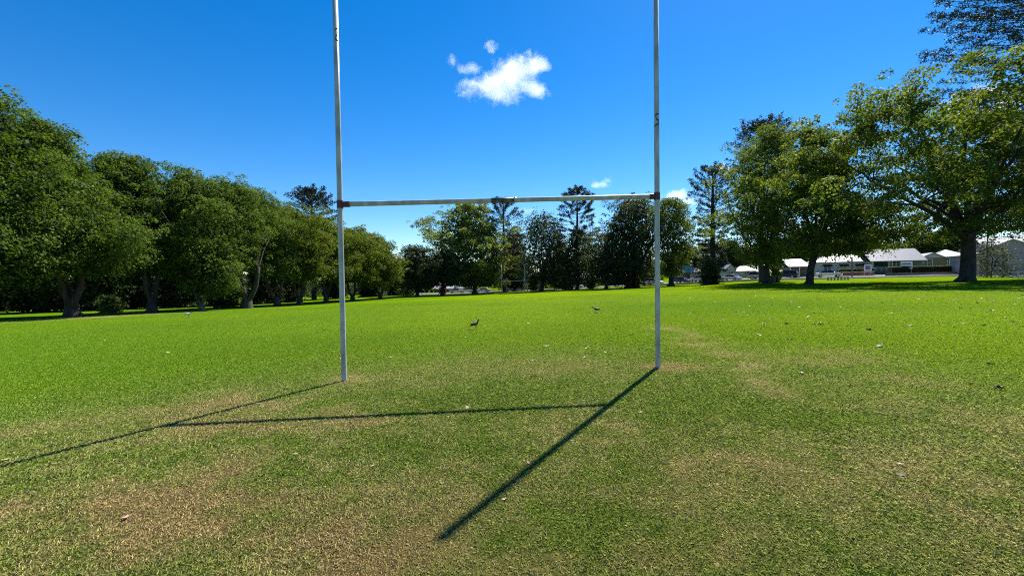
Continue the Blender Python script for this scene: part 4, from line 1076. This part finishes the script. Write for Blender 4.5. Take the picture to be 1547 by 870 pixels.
# ------------------------------------------------------------------ fallen leaves and scraps
M['dead_leaf']=noise_mat('dead_leaf',(.22,.15,.07),(.38,.29,.16),25,.6); M['dead_leaf_pale']=noise_mat('dead_leaf_pale',(.26,.22,.13),(.42,.36,.23),18,.6); M['dead_leaf_pink']=noise_mat('dead_leaf_pink',(.30,.18,.12),(.42,.28,.2),20,.6)
M['dead_leaf_dark']=noise_mat('dead_leaf_dark',(.05,.03,.02),(.12,.08,.05),20,.7)
def leaf_shape(seed,curl=.35):
    """a curled lobed plane leaf, unit width, with thickness"""
    rg=random.Random(seed); rings=[]; V=[(0,0,.06)];n=20
    for rad in (.5,1.0):
        for k in range(n):
            a=2*PI*k/n; lobe=.62+.38*abs(math.cos(2.5*a)) if rad==1 else .7
            r=.5*rad*lobe*(1+rg.uniform(-.08,.08)); x=r*math.cos(a)*1.15; y=r*math.sin(a)*.8
            V.append((x,y,.06+curl*(x*x*.9+y*y*1.6)+rg.uniform(-.01,.02)*rad))
    Fc=[(0,1+k,1+(k+1)%n) for k in range(n)]+[(1+k,1+n+k,1+n+(k+1)%n,1+(k+1)%n) for k in range(n)]
    m0=len(V); V+=[(x,y,z-.02) for x,y,z in V]; Fc+=[tuple(m0+i for i in reversed(f)) for f in Fc[:]]
    Fc+=[(1+n+k,m0+1+n+k,m0+1+n+(k+1)%n,1+n+(k+1)%n) for k in range(n)]
    mb=MB(); mb.add(V,Fc); mb.tube([(.55,0,.1),(.75,.03,.12),(.95,.02,.08)],[.018,.014,.012],5)
    return mb
LM={}
for kk in ('dead_leaf','dead_leaf_pale','dead_leaf_pink','dead_leaf_dark'):
    for s in range(3):
        me=leaf_shape(s*7+3,.4+.3*s).mesh('fallen_leaf',smooth=False); me.materials.append(M[kk]); LM[kk,s]=me
rl=random.Random(11)
def fallen(px,py,size,kk,label,group='fallen leaves on the field',lift=.012):
    p=hit(px,py); o=bpy.data.objects.new('fallen_leaf',LM[kk,rl.randrange(3)]); COL.objects.link(o)
    o.location=(p.x,p.y,p.z+lift); o.scale=(size*.6,size*.6,size*.5); o.rotation_euler=(rl.uniform(-.3,.3),rl.uniform(-.3,.3),rl.uniform(0,6.28)); tag(o,label,'leaf',group); return o
fallen(707,617,.13,'dead_leaf_pale','large pale curled leaf lying on the crossbar shadow')
fallen(447,688,.09,'dead_leaf','tan leaf on dry grass left of the long post shadow, alone')
fallen(192,784,.085,'dead_leaf_pink','pinkish leaf on the brown bare patch')
fallen(9,697,.13,'dead_leaf_pale','pale leaf at the frame edge beside the left post shadow')
fallen(23,699,.08,'dead_leaf','smaller tan leaf beside the pale one at the left post shadow')
fallen(1211,565,.17,'dead_leaf_pale','long whitish leaf right of the right post, past the worn track')
fallen(968,624,.08,'dead_leaf_pale','small pale leaf right of where the shadows cross')
fallen(1360,703,.085,'dead_leaf','straw coloured leaf on the olive grass farthest right in the foreground')
fallen(763,757,.075,'dead_leaf','tan leaf just right of the right post shadow')
fallen(673,809,.055,'dead_leaf_pink','brownish leaf at the tip of the right post shadow')
fallen(799,700,.07,'dead_leaf','brown leaf resting on the right post shadow edge')
fallen(565,705,.06,'dead_leaf_pale','small whitish leaf between the two long post shadows')
fallen(1362,719,.09,'dead_leaf_dark','dark crumpled leaf below the straw coloured one')
fallen(1146,507,.2,'dead_leaf_pale','pale leaf by the upper worn track')
fallen(94,623,.07,'dead_leaf_pale','tiny pale leaf on the deep green grass above the left shadow')
fallen(296,590,.07,'dead_leaf_pale','tiny pale leaf above the reddish patch')
g2='leaf litter on the far grass'; l2='small pale dry leaf among the litter on the far grass towards the plane trees'
spots=[(1240,489),(1376,493),(1455,489),(1124,473),(1130,477),(1239,473),(1277,468),(1195,457),(1191,463),(1166,461),(1062,457),(1122,456),(1230,474),(1213,465),(1315,464),(1360,469),(1294,486),(1457,455),(1406,458),(1534,460),(1492,454),(1058,482),(1165,485)]
for k in range(60): spots.append((rl.uniform(1010,1545),rl.triangular(440,500,450)))
for (px,py) in spots: fallen(px,py,rl.uniform(.12,.26),'dead_leaf_pale',l2,g2)
for (px,py) in [(1196,455),(1229,490),(1240,491),(1329,524),(1530,487),(1543,494),(1193,514),(1313,499),(1496,551),(1508,587)]:
    fallen(px,py,rl.uniform(.17,.3),'dead_leaf_dark','dark curled dead leaf on the bright grass towards the plane trees','dark leaves on the far grass')
l3='tiny pale leaf on the bright lawn between the posts and the evergreen row'
for k in range(44): fallen(rl.uniform(120,980),rl.triangular(455,560,478),rl.uniform(.1,.2),'dead_leaf_pale',l3,'pale leaves on the middle lawn')

# ------------------------------------------------------------------ clouds
def cloud(label,lobes,Y,dens,seed,nscale,amp=1.6):
    """lobes: (px,py,rx,ry) puffs at distance Y; a closed hull round them holds the vapour"""
    P=[]
    for (px,py,rx_,ry_) in lobes:
        c=at(px,py,Y); P.append((c,rx_/F*Y,ry_/F*Y))
    cen=sum((q[0] for q in P),Vector())/len(P)
    mb=MB()
    for c,a,b_ in P: mb.ell(c-cen,(a*1.55,(a+b_)*.5*1.5,b_*1.6),14,9)
    me=mb.mesh('hull'); tmp=bpy.data.objects.new('tmp',me); COL.objects.link(tmp)
    md=tmp.modifiers.new('r','REMESH'); md.mode='VOXEL'; md.voxel_size=max(3.0,P[0][1]/9)
    dg=bpy.context.evaluated_depsgraph_get(); me2=bpy.data.meshes.new_from_object(tmp.evaluated_get(dg))
    bpy.data.objects.remove(tmp)
    o=bpy.data.objects.new('cloud',me2); COL.objects.link(o); o.location=cen; tag(o,label,'cloud','clouds')
    m=bpy.data.materials.new('vapour'); m.use_nodes=True; nt=m.node_tree; nt.nodes.clear(); L=nt.links.new
    out=nt.nodes.new('ShaderNodeOutputMaterial'); vol=nt.nodes.new('ShaderNodeVolumePrincipled'); L(vol.outputs[0],out.inputs['Volume'])
    vol.inputs['Color'].default_value=(1,1,1,1); vol.inputs['Anisotropy'].default_value=.45
    tc=nt.nodes.new('ShaderNodeTexCoord'); prev=None
    for c,a,b_ in P:
        mp=nt.nodes.new('ShaderNodeMapping'); mp.vector_type='TEXTURE'; mp.inputs['Location'].default_value=c-cen; mp.inputs['Scale'].default_value=(a,(a+b_)*.5,b_)
        ln=nt.nodes.new('ShaderNodeVectorMath'); ln.operation='LENGTH'; L(tc.outputs['Object'],mp.inputs[0]); L(mp.outputs[0],ln.inputs[0])
        sb=nt.nodes.new('ShaderNodeMath'); sb.operation='SUBTRACT'; sb.inputs[0].default_value=1; L(ln.outputs['Value'],sb.inputs[1])
        if prev is None: prev=sb
        else:
            mxn=nt.nodes.new('ShaderNodeMath'); mxn.operation='SMOOTH_MAX'; mxn.inputs[2].default_value=.3; L(prev.outputs[0],mxn.inputs[0]); L(sb.outputs[0],mxn.inputs[1]); prev=mxn
    no=nt.nodes.new('ShaderNodeTexNoise'); no.inputs['Scale'].default_value=nscale; no.inputs['Detail'].default_value=7; no.inputs['Roughness'].default_value=.68
    mp=nt.nodes.new('ShaderNodeMapping'); mp.inputs['Location'].default_value=(seed*13.7,seed*5.1,seed); L(tc.outputs['Object'],mp.inputs[0]); L(mp.outputs[0],no.inputs['Vector'])
    ma=nt.nodes.new('ShaderNodeMath'); ma.operation='MULTIPLY_ADD'; ma.inputs[1].default_value=amp*2; ma.inputs[2].default_value=-amp-.10; L(no.outputs['Fac'],ma.inputs[0])
    ad=nt.nodes.new('ShaderNodeMath'); ad.operation='ADD'; L(prev.outputs[0],ad.inputs[0]); L(ma.outputs[0],ad.inputs[1])
    mr=nt.nodes.new('ShaderNodeMapRange'); mr.inputs[1].default_value=0; mr.inputs[2].default_value=1.0; mr.inputs[3].default_value=0; mr.inputs[4].default_value=dens; L(ad.outputs[0],mr.inputs[0])
    L(mr.outputs[0],vol.inputs['Density'])
    me2.materials.clear(); me2.materials.append(m)
    return o
cloud('big white puffy cloud floating high between the goal uprights',[(760,125,46,24),(775,108,34,22),(725,132,38,12),(805,98,28,15),(805,134,28,15),(750,140,40,12),(800,82,10,12)],900,.020,1,.027,1.75)
cloud('tiny white puff just above the big cloud',[(742,72,11,9),(738,70,8,7)],900,.02,2,.07)
cloud('faint ragged wisp left of the big cloud',[(712,104,18,9),(698,104,12,8),(684,90,9,11)],900,.018,3,.05,1.1)
cloud('small flat white cloud above the crossbar near the right post',[(905,279,17,6),(920,273,8,6)],900,.03,4,.06)
cloud('pale low cloud peeping between the right post and slim pine',[(1022,298,24,12),(1036,303,20,10)],1000,.03,5,.05)
cloud('white cloud showing through the pine branches behind the straight plane tree',[(1095,257,24,10)],1000,.03,6,.05)
cloud('small faint cloud between the loose plane tree and the dark oval tree',[(795,318,14,6)],1000,.025,7,.05)
cloud('white cloud low behind the distant goal',[(790,402,28,12)],1000,.03,9,.05)
cloud('white cloud low behind the small leaning dark tree',[(903,396,20,10)],1000,.03,10,.05)
cloud('white cloud low between the airy tree and the slim pine trunk',[(1055,390,28,12)],1000,.03,11,.05)
cloud('white glare behind the crowns of the biggest plane tree, shaped as a cloud',[(1490,140,30,14),(1455,162,30,14),(1525,155,28,18),(1500,180,26,12)],1000,.02,8,.04)  # cloud volume added to give the white glare between the leaves

# ------------------------------------------------------------------ light
SUN_AZ=R_(33.2); SUN_EL=R_(50.8)     # azimuth clockwise from straight ahead
sd=Vector((math.sin(SUN_AZ)*math.cos(SUN_EL),math.cos(SUN_AZ)*math.cos(SUN_EL),math.sin(SUN_EL)))
ld=bpy.data.lights.new('sun','SUN'); ld.energy=5.0; ld.angle=R_(.53); ld.color=(1,.955,.88)
lo=bpy.data.objects.new('sun',ld); COL.objects.link(lo); lo.rotation_euler=(-sd).to_track_quat('-Z','Y').to_euler(); lo.location=(30,40,60)
w=bpy.data.worlds.new('World'); SC.world=w; w.use_nodes=True; nt=w.node_tree; nt.nodes.clear(); L=nt.links.new
out=nt.nodes.new('ShaderNodeOutputWorld'); bg=nt.nodes.new('ShaderNodeBackground'); sky=nt.nodes.new('ShaderNodeTexSky')
sky.sky_type='NISHITA'; sky.sun_disc=False; sky.sun_elevation=SUN_EL; sky.sun_rotation=SUN_AZ
sky.altitude=600; sky.air_density=1.0; sky.dust_density=.1; sky.ozone_density=3.5
hsv=nt.nodes.new('ShaderNodeHueSaturation'); hsv.inputs['Saturation'].default_value=1.40; hsv.inputs['Hue'].default_value=.504
L(sky.outputs[0],hsv.inputs['Color']); L(hsv.outputs[0],bg.inputs[0]); L(bg.outputs[0],out.inputs[0])
bg.inputs[1].default_value=.081

# ------------------------------------------------------------------ render
SC.view_settings.view_transform='Standard'; SC.view_settings.look='None'; SC.view_settings.gamma=1; SC.view_settings.exposure=1.1
SC.view_settings.use_curve_mapping=False
cy=SC.cycles
cy.max_bounces=10; cy.diffuse_bounces=4; cy.glossy_bounces=3; cy.transmission_bounces=6; cy.volume_bounces=5; cy.transparent_max_bounces=8
cy.use_denoising=False; cy.filter_width=1.1; cy.volume_step_rate=.5
SC.render.film_transparent=False
